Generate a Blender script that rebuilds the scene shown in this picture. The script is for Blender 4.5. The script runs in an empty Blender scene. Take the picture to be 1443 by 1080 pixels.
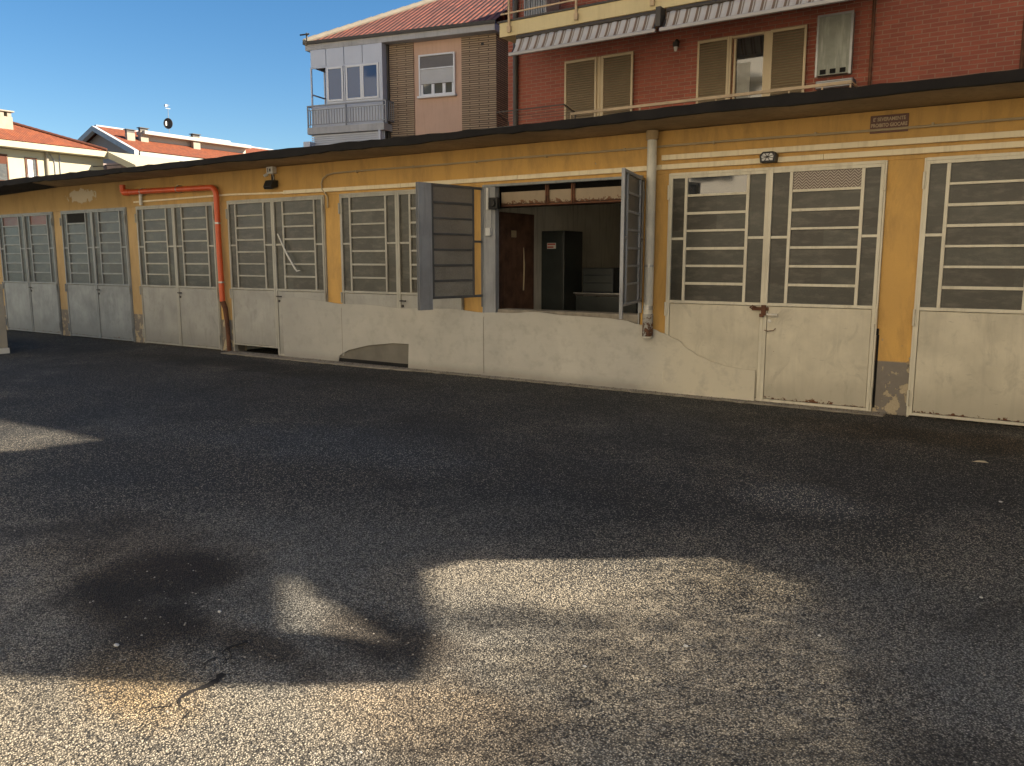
import bpy, bmesh, math, random
from mathutils import Vector, Matrix
random.seed(7)
R = math.radians
# ------------------------------------------------------------------ camera
sc = bpy.context.scene
col = sc.collection
CAM = Vector((4.054, -9.548, 1.667)); YAW = 0.588; PITCH = 0.150; FOC = 1148.96
cd = bpy.data.cameras.new('camera'); cam = bpy.data.objects.new('camera', cd); col.objects.link(cam)
cd.sensor_width = 36; cd.lens = FOC*36/1443; cd.clip_start = 0.05; cd.clip_end = 600
cam.location = CAM; cam.rotation_euler = (math.pi/2-PITCH, 0, YAW)
sc.camera = cam
sc.render.resolution_x = 1024; sc.render.resolution_y = 766
# ------------------------------------------------------------------ sky and sun
SUN_AZ = R(32); SUN_EL = R(30)          # azimuth measured from +X towards +Y
w = bpy.data.worlds.new('World'); sc.world = w; w.use_nodes = True
nt = w.node_tree; bg = nt.nodes['Background']; sky = nt.nodes.new('ShaderNodeTexSky')
sky.sky_type = 'NISHITA'; sky.sun_disc = False; sky.sun_elevation = SUN_EL; sky.sun_rotation = math.pi/2-SUN_AZ
sky.air_density = 1.0; sky.dust_density = 0.1; sky.ozone_density = 3.0
hs = nt.nodes.new('ShaderNodeHueSaturation'); hs.inputs['Saturation'].default_value = 1.27; nt.links.new(sky.outputs[0], hs.inputs['Color']); nt.links.new(hs.outputs[0], bg.inputs[0]); bg.inputs[1].default_value = 0.051
SV = Vector((math.cos(SUN_EL)*math.cos(SUN_AZ), math.cos(SUN_EL)*math.sin(SUN_AZ), math.sin(SUN_EL)))
sd = bpy.data.lights.new('sun', 'SUN'); sd.energy = 5.0; sd.angle = R(0.6); sd.color = (1.0, 0.88, 0.72)
sun = bpy.data.objects.new('sun', sd); col.objects.link(sun)
sun.rotation_euler = SV.to_track_quat('Z', 'Y').to_euler(); sun.location = SV*50
sc.view_settings.view_transform = 'Standard'; sc.view_settings.look = 'None'
sc.view_settings.exposure = 1.58; sc.view_settings.gamma = 1.0

# ------------------------------------------------------------------ material helpers
def srgb(r, g, b):
    f = lambda c: (c/255/12.92 if c/255 <= .04045 else ((c/255+.055)/1.055)**2.4)
    return (f(r), f(g), f(b), 1)
class NT:
    def __init__(s, name):
        s.m = bpy.data.materials.new(name); s.m.use_nodes = True
        s.t = s.m.node_tree; s.b = s.t.nodes['Principled BSDF']
    def n(s, typ, **kw):
        x = s.t.nodes.new(typ)
        for k, v in kw.items():
            if hasattr(x, k): setattr(x, k, v)
            else: x.inputs[k.replace('_', ' ')].default_value = v
        return x
    def l(s, a, b): s.t.links.new(a, b)
    def coord(s, kind='Object'):
        return s.n('ShaderNodeTexCoord').outputs[kind]
    def mapping(s, src, scale=(1,1,1), loc=(0,0,0), rot=(0,0,0)):
        m = s.n('ShaderNodeMapping'); m.inputs['Scale'].default_value = scale; m.inputs['Location'].default_value = loc
        m.inputs['Rotation'].default_value = rot; s.l(src, m.inputs['Vector']); return m.outputs[0]
    def noise(s, src, scale, detail=4, rough=.55, dist=0):
        x = s.n('ShaderNodeTexNoise'); x.inputs['Scale'].default_value = scale; x.inputs['Detail'].default_value = detail
        x.inputs['Roughness'].default_value = rough; x.inputs['Distortion'].default_value = dist
        s.l(src, x.inputs['Vector']); return x.outputs['Fac']
    def ramp(s, src, stops, interp='LINEAR'):
        x = s.n('ShaderNodeValToRGB'); x.color_ramp.interpolation = interp
        e = x.color_ramp.elements
        while len(e) < len(stops): e.new(.5)
        for i, (p, c) in enumerate(stops):
            e[i].position = p; e[i].color = c if not isinstance(c, (int, float)) else (c, c, c, 1)
        s.l(src, x.inputs[0]); return x.outputs[0]
    def mix(s, fac, a, b, mode='MIX'):
        x = s.n('ShaderNodeMix'); x.data_type = 'RGBA'; x.blend_type = mode
        for sock, v in ((x.inputs[0], fac), (x.inputs[6], a), (x.inputs[7], b)):
            if isinstance(v, (int, float)): sock.default_value = v
            elif isinstance(v, tuple): sock.default_value = v
            else: s.l(v, sock)
        return x.outputs[2]
    def math(s, op, a, b=0.0, clamp=False):
        x = s.n('ShaderNodeMath'); x.operation = op; x.use_clamp = clamp
        for i, v in enumerate((a, b)):
            if isinstance(v, (int, float)): x.inputs[i].default_value = v
            else: s.l(v, x.inputs[i])
        return x.outputs[0]
    def sep(s, src):
        x = s.n('ShaderNodeSeparateXYZ'); s.l(src, x.inputs[0]); return x.outputs
    def bump(s, h, dist=.01, strength=1.0):
        x = s.n('ShaderNodeBump'); x.inputs['Distance'].default_value = dist; x.inputs['Strength'].default_value = strength
        s.l(h, x.inputs['Height']); s.l(x.outputs[0], s.b.inputs['Normal']); return x
    def base(s, c, rough=.7, metal=0):
        if isinstance(c, tuple): s.b.inputs['Base Color'].default_value = c
        else: s.l(c, s.b.inputs['Base Color'])
        if isinstance(rough, (int, float)): s.b.inputs['Roughness'].default_value = rough
        else: s.l(rough, s.b.inputs['Roughness'])
        s.b.inputs['Metallic'].default_value = metal
        return s.m
    def rng(s, v, a, b):          # smooth 0..1 between a and b
        x = s.n('ShaderNodeMapRange'); x.interpolation_type = 'SMOOTHSTEP'
        x.inputs['From Min'].default_value = a; x.inputs['From Max'].default_value = b
        s.l(v, x.inputs['Value']); return x.outputs[0]

def mat_plain(name, c, rough=.6, metal=0, var=.25, scale=3, bump=0.002, dirt=None, dirtamt=.5):
    """painted / rendered surface with mottling, streaks and fine grain"""
    t = NT(name); o = t.coord()
    n1 = t.noise(o, scale, 6, .6)
    st = t.noise(t.mapping(o, (9, 9, .8)), 1.5, 5, .65)
    dark = tuple(x*(1-var) for x in c[:3])+(1,); lite = tuple(min(1, x*(1+var*.6)) for x in c[:3])+(1,)
    cc = t.mix(t.ramp(n1, [(.3, 0), (.7, 1)]), dark, lite)
    if dirt:
        cc = t.mix(t.math('MULTIPLY', t.ramp(st, [(.5, 0), (.75, 1)]), dirtamt), cc, dirt)
    g = t.noise(o, 120, 3, .6)
    cc = t.mix(t.math('MULTIPLY', g, .22), cc, dark)
    t.base(cc, rough, metal)
    if bump: t.bump(g, bump, .6)
    return t.m

def mat_rusty(name, c, z0=0.0, h=.12, amt=1.0, var=.12):
    """painted sheet metal with rust creeping up from the foot (object z = z0)"""
    t = NT(name); o = t.coord(); x, y, z = t.sep(o)
    n1 = t.noise(o, 2.2, 6, .6); n2 = t.noise(o, 16, 6, .65, .6); st = t.noise(t.mapping(o, (7, 7, .5)), 2, 5, .6)
    dark = tuple(v*(1-var*1.6) for v in c[:3])+(1,); lite = tuple(v*(1+var) for v in c[:3])+(1,)
    cc = t.mix(t.ramp(n1, [(.3, 0), (.7, 1)]), dark, lite)
    cc = t.mix(t.math('MULTIPLY', t.ramp(st, [(.5, 0), (.8, 1)]), .35), cc, tuple(v*.6 for v in c[:3])+(1,))
    grime = t.math('MULTIPLY', t.math('SUBTRACT', 1.0, t.rng(z, z0, z0+.45)), t.ramp(n1, [(.25, .1), (.75, .8)]))
    cc = t.mix(grime, cc, tuple(v*.45 for v in c[:3])+(1,))
    fade = t.math('SUBTRACT', 1.0, t.rng(z, z0, z0+h))
    mask = t.ramp(t.math('MULTIPLY', t.math('ADD', n2, t.math('MULTIPLY', fade, .34)), 1.0), [(.72, 0), (.76, 1)])
    mask = t.math('MULTIPLY', mask, amt)
    rc = t.mix(t.ramp(n2, [(.4, 0), (.7, 1)]), (.035, .014, .008, 1), (.16, .06, .02, 1))
    cc = t.mix(mask, cc, rc)
    smg = t.ramp(t.noise(t.mapping(o, (1.6,1,1), (5,2,9)), 2.6, 7, .7, 1.2), [(.52, 0), (.66, .5)])
    cc = t.mix(smg, cc, tuple(v*.62 for v in c[:3])+(1,))
    scr = t.ramp(t.noise(t.mapping(o, (3,3,26), (1,0,0), (0,.5,0)), 3.0, 3, .5), [(.70, 0), (.74, .55)])
    cc = t.mix(scr, cc, tuple(v*.5 for v in c[:3])+(1,))
    t.base(cc, .5); t.b.inputs['Specular IOR Level'].default_value = .35
    t.bump(t.math('ADD', t.math('MULTIPLY', t.noise(o, 1.3, 2), 1.6), t.math('MULTIPLY', n2, .03)), .02, .5)
    return t.m

def mat_glass_dark(name, c=(.046, .046, .036, 1), rough=.32, scale=70):
    t = NT(name); o = t.coord()
    n = t.noise(o, scale, 3, .6, 1.5); n1 = t.noise(o, 1.2, 4, .6)
    cc = t.mix(t.ramp(n1, [(.35, 0), (.65, 1)]), tuple(v*.72 for v in c[:3])+(1,), tuple(v*1.3 for v in c[:3])+(1,))
    cc = t.mix(t.ramp(n, [(.45, 0), (.7, .6)]), cc, tuple(v*1.9 for v in c[:3])+(1,))
    x, y, z = t.sep(o); cm = t.n('ShaderNodeCombineXYZ')
    t.l(t.math('FLOOR', t.math('MULTIPLY', x, 1.63)), cm.inputs[0]); t.l(t.math('FLOOR', t.math('MULTIPLY', t.math('SUBTRACT', z, 1.175), 1/.2086)), cm.inputs[1])
    wn = t.n('ShaderNodeTexWhiteNoise'); t.l(cm.outputs[0], wn.inputs['Vector'])
    cc = t.mix(t.math('MULTIPLY', wn.outputs['Value'], .8), cc, tuple(v*f for v, f in zip(c[:3], (.62,.5,.42)))+(1,))
    dust = t.ramp(t.noise(t.mapping(o, (1,1,3)), 3.5, 6, .7), [(.48, 0), (.78, .6)])
    cc = t.mix(dust, cc, (.17,.155,.12,1))
    t.base(cc, rough); t.bump(n, .004, .6); return t.m

def mat_mirrorpane(name, c=(.03, .03, .03, 1)):
    t = NT(name); t.base(c, .04); t.b.inputs['Specular IOR Level'].default_value = 1.0
    t.b.inputs['IOR'].default_value = 1.75
    o = t.coord(); t.bump(t.noise(o, 1.5, 2), .01, .15); return t.m

def mat_brick(name, c1, c2, mortar, bw=.25, bh=.07, ms=.008, plane='XZ', bump=.01, var=.5):
    t = NT(name); o = t.coord(); x, y, z = t.sep(o)
    cmb = t.n('ShaderNodeCombineXYZ')
    t.l(x if plane == 'XZ' else y, cmb.inputs[0]); t.l(z, cmb.inputs[1])
    wob = t.noise(o, 5, 3)
    b = t.n('ShaderNodeTexBrick'); t.l(cmb.outputs[0], b.inputs['Vector'])
    b.inputs['Scale'].default_value = 1; b.inputs['Brick Width'].default_value = bw; b.inputs['Row Height'].default_value = bh
    b.inputs['Mortar Size'].default_value = ms; b.inputs['Mortar Smooth'].default_value = .25; b.inputs['Bias'].default_value = 0
    b.inputs['Color1'].default_value = c1; b.inputs['Color2'].default_value = c2; b.inputs['Mortar'].default_value = mortar
    n1 = t.noise(o, 1.1, 6, .65); n2 = t.noise(o, 40, 3)
    cc = t.mix(t.math('MULTIPLY', t.ramp(n1, [(.35, 0), (.7, 1)]), var), b.outputs['Color'], tuple(v*.5 for v in c1[:3])+(1,))
    cc = t.mix(t.math('MULTIPLY', n2, .3), cc, tuple(v*.6 for v in c2[:3])+(1,))
    t.base(cc, .85)
    t.bump(t.math('SUBTRACT', t.math('MULTIPLY', n2, .3), b.outputs['Fac']), bump, .8)
    return t.m

def mat_tiles(name, c1, c2, dark):
    """pantiles: UV is metric, u along the eave and v up the slope"""
    t = NT(name); u, v, _ = t.sep(t.coord('UV'))
    pu = t.math('MULTIPLY', u, 1/.19); fu = t.math('FRACT', pu); iu = t.math('FLOOR', pu)
    pv = t.math('MULTIPLY', v, 1/.36); fv = t.math('FRACT', pv); iv = t.math('FLOOR', pv)
    cmb = t.n('ShaderNodeCombineXYZ'); t.l(iu, cmb.inputs[0]); t.l(iv, cmb.inputs[1])
    wn = t.n('ShaderNodeTexWhiteNoise'); t.l(cmb.outputs[0], wn.inputs['Vector'])
    cc = t.mix(wn.outputs['Value'], c1, c2)
    big = t.noise(t.coord('UV'), 1.2, 5, .7)
    cc = t.mix(t.ramp(big, [(.45, 0), (.75, .7)]), cc, dark)
    hump = t.math('SINE', t.math('MULTIPLY', fu, math.pi))
    gap = t.ramp(hump, [(0, 1), (.35, 0)])
    cc = t.mix(t.math('MULTIPLY', gap, .85), cc, tuple(x*.18 for x in c1[:3])+(1,))
    lap = t.ramp(fv, [(0, .7), (.12, 0)])
    cc = t.mix(lap, cc, tuple(x*.3 for x in c1[:3])+(1,))
    t.base(cc, .85)
    t.bump(t.math('SUBTRACT', t.math('MULTIPLY', hump, .8), t.math('MULTIPLY', fv, .4)), .07, .9)
    return t.m

# ------------------------------------------------------------------ mesh helpers
class MB:
    def __init__(s): s.v = []; s.f = []; s.uv = {}
    def quad(s, pts, uv=None):
        i = len(s.v); s.v += [tuple(p) for p in pts]; s.f.append(tuple(range(i, i+len(pts))))
        if uv: s.uv[len(s.f)-1] = uv
        return s
    def box(s, x0, x1, y0, y1, z0, z1):
        i = len(s.v)
        s.v += [(x0,y0,z0),(x1,y0,z0),(x1,y1,z0),(x0,y1,z0),(x0,y0,z1),(x1,y0,z1),(x1,y1,z1),(x0,y1,z1)]
        s.f += [(i,i+3,i+2,i+1),(i+4,i+5,i+6,i+7),(i,i+1,i+5,i+4),(i+1,i+2,i+6,i+5),(i+2,i+3,i+7,i+6),(i+3,i,i+4,i+7)]
        return s
    def bar(s, a, b, wd, ht=None, up=(0,0,1)):
        a = Vector(a); b = Vector(b); d = (b-a).normalized(); ht = ht or wd
        up = Vector(up)
        if abs(d.dot(up)) > .99: up = Vector((0,1,0))
        sx = d.cross(up).normalized()*wd/2; sy = sx.cross(d).normalized()*ht/2
        i = len(s.v)
        for p in (a, b): s.v += [tuple(p-sx-sy), tuple(p+sx-sy), tuple(p+sx+sy), tuple(p-sx+sy)]
        s.f += [(i+3,i+2,i+1,i),(i+4,i+5,i+6,i+7)]+[(i+k, i+(k+1)%4, i+4+(k+1)%4, i+4+k) for k in range(4)]
        return s
    def tube(s, pts, r, n=12, cap=True):
        pts = [Vector(p) for p in pts]; rings = []
        prev = None
        for k, p in enumerate(pts):
            d = (pts[min(k+1, len(pts)-1)]-pts[max(k-1, 0)]).normalized()
            up = Vector((0,0,1)) if abs(d.z) < .9 else Vector((0,1,0))
            if prev is not None:
                up = prev
            sx = d.cross(up).normalized(); sy = sx.cross(d).normalized(); prev = sy
            rr = r[k] if isinstance(r, (list, tuple)) else r
            i = len(s.v); rings.append(i)
            for j in range(n):
                a = 2*math.pi*j/n; s.v.append(tuple(p+sx*rr*math.cos(a)+sy*rr*math.sin(a)))
        for q in range(len(rings)-1):
            a, b = rings[q], rings[q+1]
            for j in range(n): s.f.append((a+j, a+(j+1)%n, b+(j+1)%n, b+j))
        if cap:
            s.f.append(tuple(rings[0]+j for j in reversed(range(n)))); s.f.append(tuple(rings[-1]+j for j in range(n)))
        return s
    def prism(s, poly, y0, y1, axis='Y'):
        """outline (a,b) extruded between y0 and y1 along axis; a,b are x,z (Y) or y,z (X) or x,y (Z)"""
        f = {'Y': lambda a, b, c: (a, c, b), 'X': lambda a, b, c: (c, a, b), 'Z': lambda a, b, c: (a, b, c)}[axis]
        i = len(s.v); n = len(poly)
        s.v += [f(a, b, y0) for a, b in poly]+[f(a, b, y1) for a, b in poly]
        s.f.append(tuple(i+k for k in range(n))); s.f.append(tuple(i+n+k for k in reversed(range(n))))
        s.f += [(i+(k+1)%n, i+k, i+n+k, i+n+(k+1)%n) for k in range(n)]
        return s
    def build(s, name, mat, parent=None, bevel=0, smooth=False, M=None):
        me = bpy.data.meshes.new(name)
        vs = [M @ Vector(p) for p in s.v] if M else s.v
        me.from_pydata([tuple(p) for p in vs], [], s.f)
        if s.uv:
            ul = me.uv_layers.new(name='UVMap')
            for fi, uvs in s.uv.items():
                for k, li in enumerate(me.polygons[fi].loop_indices): ul.data[li].uv = uvs[k]
        bm = bmesh.new(); bm.from_mesh(me); bmesh.ops.recalc_face_normals(bm, faces=bm.faces); bm.to_mesh(me); bm.free()
        me.materials.append(mat)
        if smooth:
            for p in me.polygons: p.use_smooth = True
            me.set_sharp_from_angle(angle=R(40))
        o = bpy.data.objects.new(name, me); col.objects.link(o); o.parent = parent
        if bevel:
            b = o.modifiers.new('bevel', 'BEVEL'); b.width = bevel; b.segments = 2; b.limit_method = 'ANGLE'
            b.harden_normals = False
        return o
def tag(o, label=None, cat=None, group=None, kind=None):
    if label: o['label'] = label
    if cat: o['category'] = cat
    if group: o['group'] = group
    if kind: o['kind'] = kind
    return o
def thing(name, label, cat, loc=(0,0,0), rz=0, group=None):
    o = bpy.data.objects.new(name, None); col.objects.link(o); o.location = loc; o.rotation_euler = (0,0,rz)
    o.empty_display_size = .2
    return tag(o, label, cat, group)
def L(*a): return tuple(a)

# ------------------------------------------------------------------ materials
M = {}
# garage plaster: ochre, darker and browner under the soffit and to the far left, grey dado at the foot, flaking at one pier, bare patch at another
def mat_garage():
    t = NT('ochre plaster'); o = t.coord(); x, y, z = t.sep(o)
    n1 = t.noise(o, .55, 6, .6); n2 = t.noise(o, 7, 6, .65, .4); n3 = t.noise(o, 60, 4, .6)
    st = t.noise(t.mapping(o, (2.3, 2.3, .5)), 1.6, 7, .72, .5)
    cc = t.mix(t.ramp(n1, [(.35, 0), (.65, 1)]), (.56, .335, .105, 1), (.70, .41, .115, 1))
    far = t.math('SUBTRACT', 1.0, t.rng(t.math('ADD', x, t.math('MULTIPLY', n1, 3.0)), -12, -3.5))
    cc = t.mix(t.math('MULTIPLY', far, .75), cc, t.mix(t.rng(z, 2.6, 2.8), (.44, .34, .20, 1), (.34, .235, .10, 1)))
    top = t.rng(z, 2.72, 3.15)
    cc = t.mix(t.math('MULTIPLY', top, t.ramp(n1, [(.4, .0), (.7, .35)])), cc, (.27, .165, .045, 1))  # patchy dirt plus weak soffit shade painted into the colour
    cc = t.mix(t.math('MULTIPLY', t.ramp(st, [(.46, 0), (.72, 1)]), .58), cc, (.24, .15, .06, 1))
    low = t.math('SUBTRACT', 1.0, t.rng(t.math('ADD', z, t.math('MULTIPLY', n2, .02)), .58, .60))
    cc = t.mix(low, cc, t.mix(n2, (.16, .14, .12, 1), (.27, .245, .21, 1)))
    # flaking plaster low down on every pier, stronger beside the door edge
    fl = t.math('ADD', n2, t.math('MULTIPLY', t.math('SUBTRACT', 1.0, t.rng(z, .1, 1.15)), .19))
    fm = t.ramp(fl, [(.70, 0), (.715, 1)])
    cc = t.mix(fm, cc, t.mix(n3, (.55, .47, .33, 1), (.34, .27, .17, 1)))
    # bare plaster patch above the second door from the left
    dx = t.math('MULTIPLY', t.math('SUBTRACT', x, -13.15), 1/.62); dz = t.math('MULTIPLY', t.math('SUBTRACT', z, 2.99), 1/.15)
    d = t.math('SQRT', t.math('ADD', t.math('MULTIPLY', dx, dx), t.math('MULTIPLY', dz, dz)))
    d = t.math('ADD', d, t.math('MULTIPLY', t.math('SUBTRACT', n2, .5), 2.4))
    pm = t.ramp(d, [(.85, 1), (.95, 0)])
    cc = t.mix(pm, cc, t.mix(n3, (.42, .36, .26, 1), (.60, .52, .38, 1)))
    cc = t.mix(t.math('MULTIPLY', n3, .18), cc, (.2, .13, .06, 1))
    t.base(cc, .9)
    h = t.math('SUBTRACT', t.math('MULTIPLY', n3, .25), t.math('ADD', fm, pm)); t.bump(h, .008, .7)
    return t.m
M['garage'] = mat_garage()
def mat_lowwall():
    t = NT('smooth grey cement render'); o = t.coord(); x, y, z = t.sep(o)
    n1 = t.noise(o, .9, 6, .6, .4); n2 = t.noise(o, 5, 6, .7); h = t.noise(t.mapping(o, (1.2, 1, 22)), 2.0, 4, .6); g = t.noise(o, 90, 3)
    c = t.mix(t.ramp(n1, [(.3, 0), (.7, 1)]), (.42, .40, .35, 1), (.56, .53, .455, 1))
    c = t.mix(t.math('MULTIPLY', h, .18), c, (.30, .28, .24, 1))
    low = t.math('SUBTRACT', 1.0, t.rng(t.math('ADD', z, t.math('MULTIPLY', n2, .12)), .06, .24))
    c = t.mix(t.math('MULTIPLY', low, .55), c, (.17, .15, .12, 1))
    rt = t.rng(t.math('ADD', x, t.math('MULTIPLY', n1, .6)), 2.9, 4.0)
    c = t.mix(rt, c, (.60, .545, .42, 1))
    c = t.mix(t.math('MULTIPLY', t.ramp(n2, [(.50, 0), (.68, 1)]), .42), c, (.30, .28, .235, 1))
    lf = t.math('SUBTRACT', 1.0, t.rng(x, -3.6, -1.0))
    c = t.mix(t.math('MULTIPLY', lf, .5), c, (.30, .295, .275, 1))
    t.base(c, .8); t.bump(t.math('ADD', t.math('MULTIPLY', n1, 1.5), t.math('ADD', t.math('MULTIPLY', h, .12), t.math('MULTIPLY', g, .05))), .02, .5); return t.m
M['blocker_wall'] = mat_plain('pale cream blocker wall', (.75,.68,.52,1), .9, var=.08)
M['soffit'] = mat_plain('stained concrete soffit', (.42, .30, .16, 1), .9, var=.35, scale=1.3, dirt=(.12,.08,.04,1))
M['inside'] = mat_plain('bare interior render', (.74, .71, .62, 1), .9, var=.2, scale=1.5, dirt=(.08,.07,.05,1))
M['bitumen'] = mat_plain('black bitumen edging', (.010, .008, .007, 1), 1.0, var=.5, scale=4, bump=.006)
M['deck'] = mat_plain('grey roof felt', (.09, .09, .085, 1), .9)
M['cream_paint'] = mat_plain('cream painted steel', (.66, .61, .48, 1), .5, var=.14, scale=2, dirt=(.2,.15,.08,1), dirtamt=.35)
M['grey_paint'] = mat_plain('grey painted steel', (.40, .385, .33, 1), .5, var=.2, scale=2, dirt=(.13,.1,.07,1), dirtamt=.45)
M['blue_paint'] = mat_plain('dull blue grey painted steel', (.27, .285, .285, 1), .5, var=.2, scale=2, dirt=(.07,.06,.05,1), dirtamt=.45)
M['steel_leaf'] = mat_plain('weathered blue grey steel', (.31, .315, .32, 1), .5, var=.25, scale=2.5, dirt=(.08,.07,.06,1), dirtamt=.5)
M['panel_cream'] = mat_rusty('cream door sheet', (.60, .545, .42, 1), 0.02, .12)
M['panel_grey'] = mat_rusty('pale grey door sheet', (.37, .36, .325, 1), 0.02, .08, .6)
M['panel_blue'] = mat_rusty('blue grey door sheet', (.31, .325, .325, 1), 0.02, .1, .6, .2)
M['rust'] = mat_plain('rusted iron', (.14, .055, .025, 1), .8, var=.5, scale=9)
M['dark_iron'] = mat_plain('dark iron', (.035, .028, .024, 1), .6, var=.4)
M['glass'] = mat_glass_dark('obscured wired glass')
M['glass_cool'] = mat_glass_dark('obscured blue grey glass', (.050, .055, .055, 1))
M['glass_brown'] = mat_glass_dark('brown tinted pane', (.16, .035, .015, 1))
M['pane'] = mat_mirrorpane('clear window pane')
M['pane_sky_blue'] = mat_mirrorpane('pane in painted sky blue', (.055,.11,.24,1)); M['pane_sky_blue'].node_tree.nodes['Principled BSDF'].inputs['IOR'].default_value = 1.35  # blue of the reflected sky put into the base colour
M['steel_dark'] = mat_plain('dark weathered steel bars', (.10, .098, .095, 1), .5, var=.3)
M['glass_pale'] = mat_glass_dark('grey glass painted backlit', (.24, .225, .19, 1), .5)  # light coming through the left leaf's glass put into this pale base colour
M['glass_leaf'] = mat_glass_dark('dusty pale glass', (.125, .12, .105, 1), .4)
M['black'] = mat_plain('black void', (.006, .005, .004, 1), .9)
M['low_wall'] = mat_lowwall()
M['dirty'] = mat_plain('dirty joint', (.22,.20,.16,1), .9)
M['kerb'] = mat_plain('pale cement strip', (.30, .265, .21, 1), .9, var=.4, scale=5, dirt=(.1,.08,.06,1))
M['trunk'] = mat_plain('cream plastic trunking', (.80, .69, .47, 1), .55, var=.1, dirt=(.35,.24,.1,1), dirtamt=.4)
M['conduit'] = mat_plain('grey beige conduit', (.42, .33, .20, 1), .5, var=.15)
M['orange'] = mat_plain('orange plastic pipe', (.66, .105, .028, 1), .4, var=.2, scale=3, dirt=(.25,.05,.02,1), dirtamt=.4)
M['white_pipe'] = mat_plain('off white downpipe', (.64, .61, .52, 1), .5, var=.22, scale=3, dirt=(.22,.2,.17,1), dirtamt=.5)
M['white'] = mat_plain('white plastic', (.66, .65, .61, 1), .45, var=.08)
M['black_plastic'] = mat_plain('black plastic', (.015, .015, .015, 1), .5, var=.3)
M['chrome'] = mat_plain('worn metal', (.45, .44, .42, 1), .3, .8, var=.2)
M['brown_wood'] = mat_plain('red brown varnished board', (.15, .075, .045, 1), .7, var=.6, scale=5, dirt=(.05,.02,.01,1))
M['beam'] = mat_rusty('rust stained cream sheet', (.40, .31, .205, 1), 2.41, .12, 1.0, .2)
M['cabinet'] = mat_plain('dark green black cabinet paint', (.03, .036, .034, 1), .4, var=.4)
M['bench'] = mat_plain('dark bench top', (.05, .045, .04, 1), .6)
M['sign'] = mat_plain('brown enamel plate', (.13, .055, .035, 1), .5, var=.3)
M['sign_text'] = mat_plain('faded cream lettering', (.50, .38, .24, 1), .6, var=.2)
M['red'] = mat_plain('red sticker', (.5, .05, .02, 1), .5)

M['brick'] = mat_brick('red facing brick', (.42, .112, .066, 1), (.30, .08, .05, 1), (.40, .25, .17, 1), .25, .075, .009)
M['slabpaint'] = mat_plain('pale yellow painted concrete', (.66, .54, .29, 1), .8, var=.1, scale=1.5, dirt=(.4,.3,.15,1), dirtamt=.3)
M['brass'] = mat_plain('beige anodised frame', (.56, .44, .27, 1), .45, .0, var=.1)
M['louvre'] = mat_plain('olive brown louvre slats', (.23, .172, .10, 1), .6, var=.15)
M['rail_dark'] = mat_plain('dark painted railing', (.05, .04, .03, 1), .5)
M['rail_tan'] = mat_plain('tan painted railing', (.52, .37, .21, 1), .5)
M['grey_door'] = mat_plain('grey green cabinet door', (.27, .28, .23, 1), .5, var=.3, dirt=(.55,.55,.48,1), dirtamt=.7)
M['curtain'] = mat_plain('pale curtain', (.55, .53, .46, 1), .9)
def mat_awning():
    t = NT('striped awning cloth'); o = t.coord(); x, y, z = t.sep(o)
    p = t.math('FRACT', t.math('MULTIPLY', x, 1/.20))
    c = t.ramp(p, [(0, (.17,.12,.08,1)), (.14, (.5,.46,.40,1)), (.26, (.15,.11,.08,1)), (.34, (.40,.33,.26,1)), (.42, (.60,.57,.53,1)), (.88, (.62,.58,.54,1)), (.93, (.25,.15,.1,1))], 'CONSTANT')
    c = t.mix(t.math('MULTIPLY', t.noise(o, 6, 4), .4), c, (.2,.16,.13,1))
    t.base(c, .9); t.bump(t.noise(o, 90, 2), .002); return t.m
M['awning'] = mat_awning()
M['alu'] = mat_plain('grey aluminium bar', (.36, .34, .33, 1), .4, .3, var=.1)

M['strip_brick'] = mat_brick('narrow buff brick courses', (.62, .46, .31, 1), (.42, .30, .20, 1), (.09, .065, .045, 1), .62, .062, .017, bump=.02, var=.35)
M['strip_brick_side'] = mat_brick('narrow buff brick courses side', (.62, .46, .31, 1), (.42, .30, .20, 1), (.09, .065, .045, 1), .62, .062, .017, plane='YZ', bump=.02, var=.35)
M['pink'] = mat_plain('pink beige plaster', (.60, .40, .30, 1), .9, var=.1, scale=1, dirt=(.35,.22,.15,1), dirtamt=.3)
M['conc'] = mat_plain('grey white painted concrete', (.46, .45, .45, 1), .85, var=.18, scale=2, dirt=(.2,.19,.18,1), dirtamt=.4)
M['alu_panel'] = mat_plain('pale aluminium panel', (.52, .55, .63, 1), .45, .1, var=.08, scale=1)
M['whiteframe'] = mat_plain('white window frame', (.72, .73, .76, 1), .4, var=.06)
M['blind'] = mat_plain('white roller blind', (.55, .55, .56, 1), .7, var=.06)
M['blind_dark'] = mat_plain('grey blind box', (.16, .15, .15, 1), .7, var=.1)
M['rail_grey'] = mat_plain('grey railing paint', (.26, .27, .29, 1), .5, var=.15)
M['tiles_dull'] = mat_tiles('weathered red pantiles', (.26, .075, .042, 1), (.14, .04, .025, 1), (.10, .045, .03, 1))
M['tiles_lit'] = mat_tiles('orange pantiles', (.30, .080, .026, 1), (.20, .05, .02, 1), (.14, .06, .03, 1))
M['cream_wall'] = mat_plain('cream plaster wall', (.48, .43, .29, 1), .9, var=.06, scale=.6)
M['white_wall'] = mat_plain('off white plaster', (.42, .40, .34, 1), .9, var=.06, scale=.6)
M['chimney'] = mat_plain('beige chimney render', (.34, .30, .23, 1), .9, var=.15)
M['mauve'] = mat_plain('grey brown gable plaster', (.34, .27, .24, 1), .9, var=.1, scale=.5)
M['mesh_grey'] = mat_plain('grey metal', (.4, .4, .4, 1), .4, .5)

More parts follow.
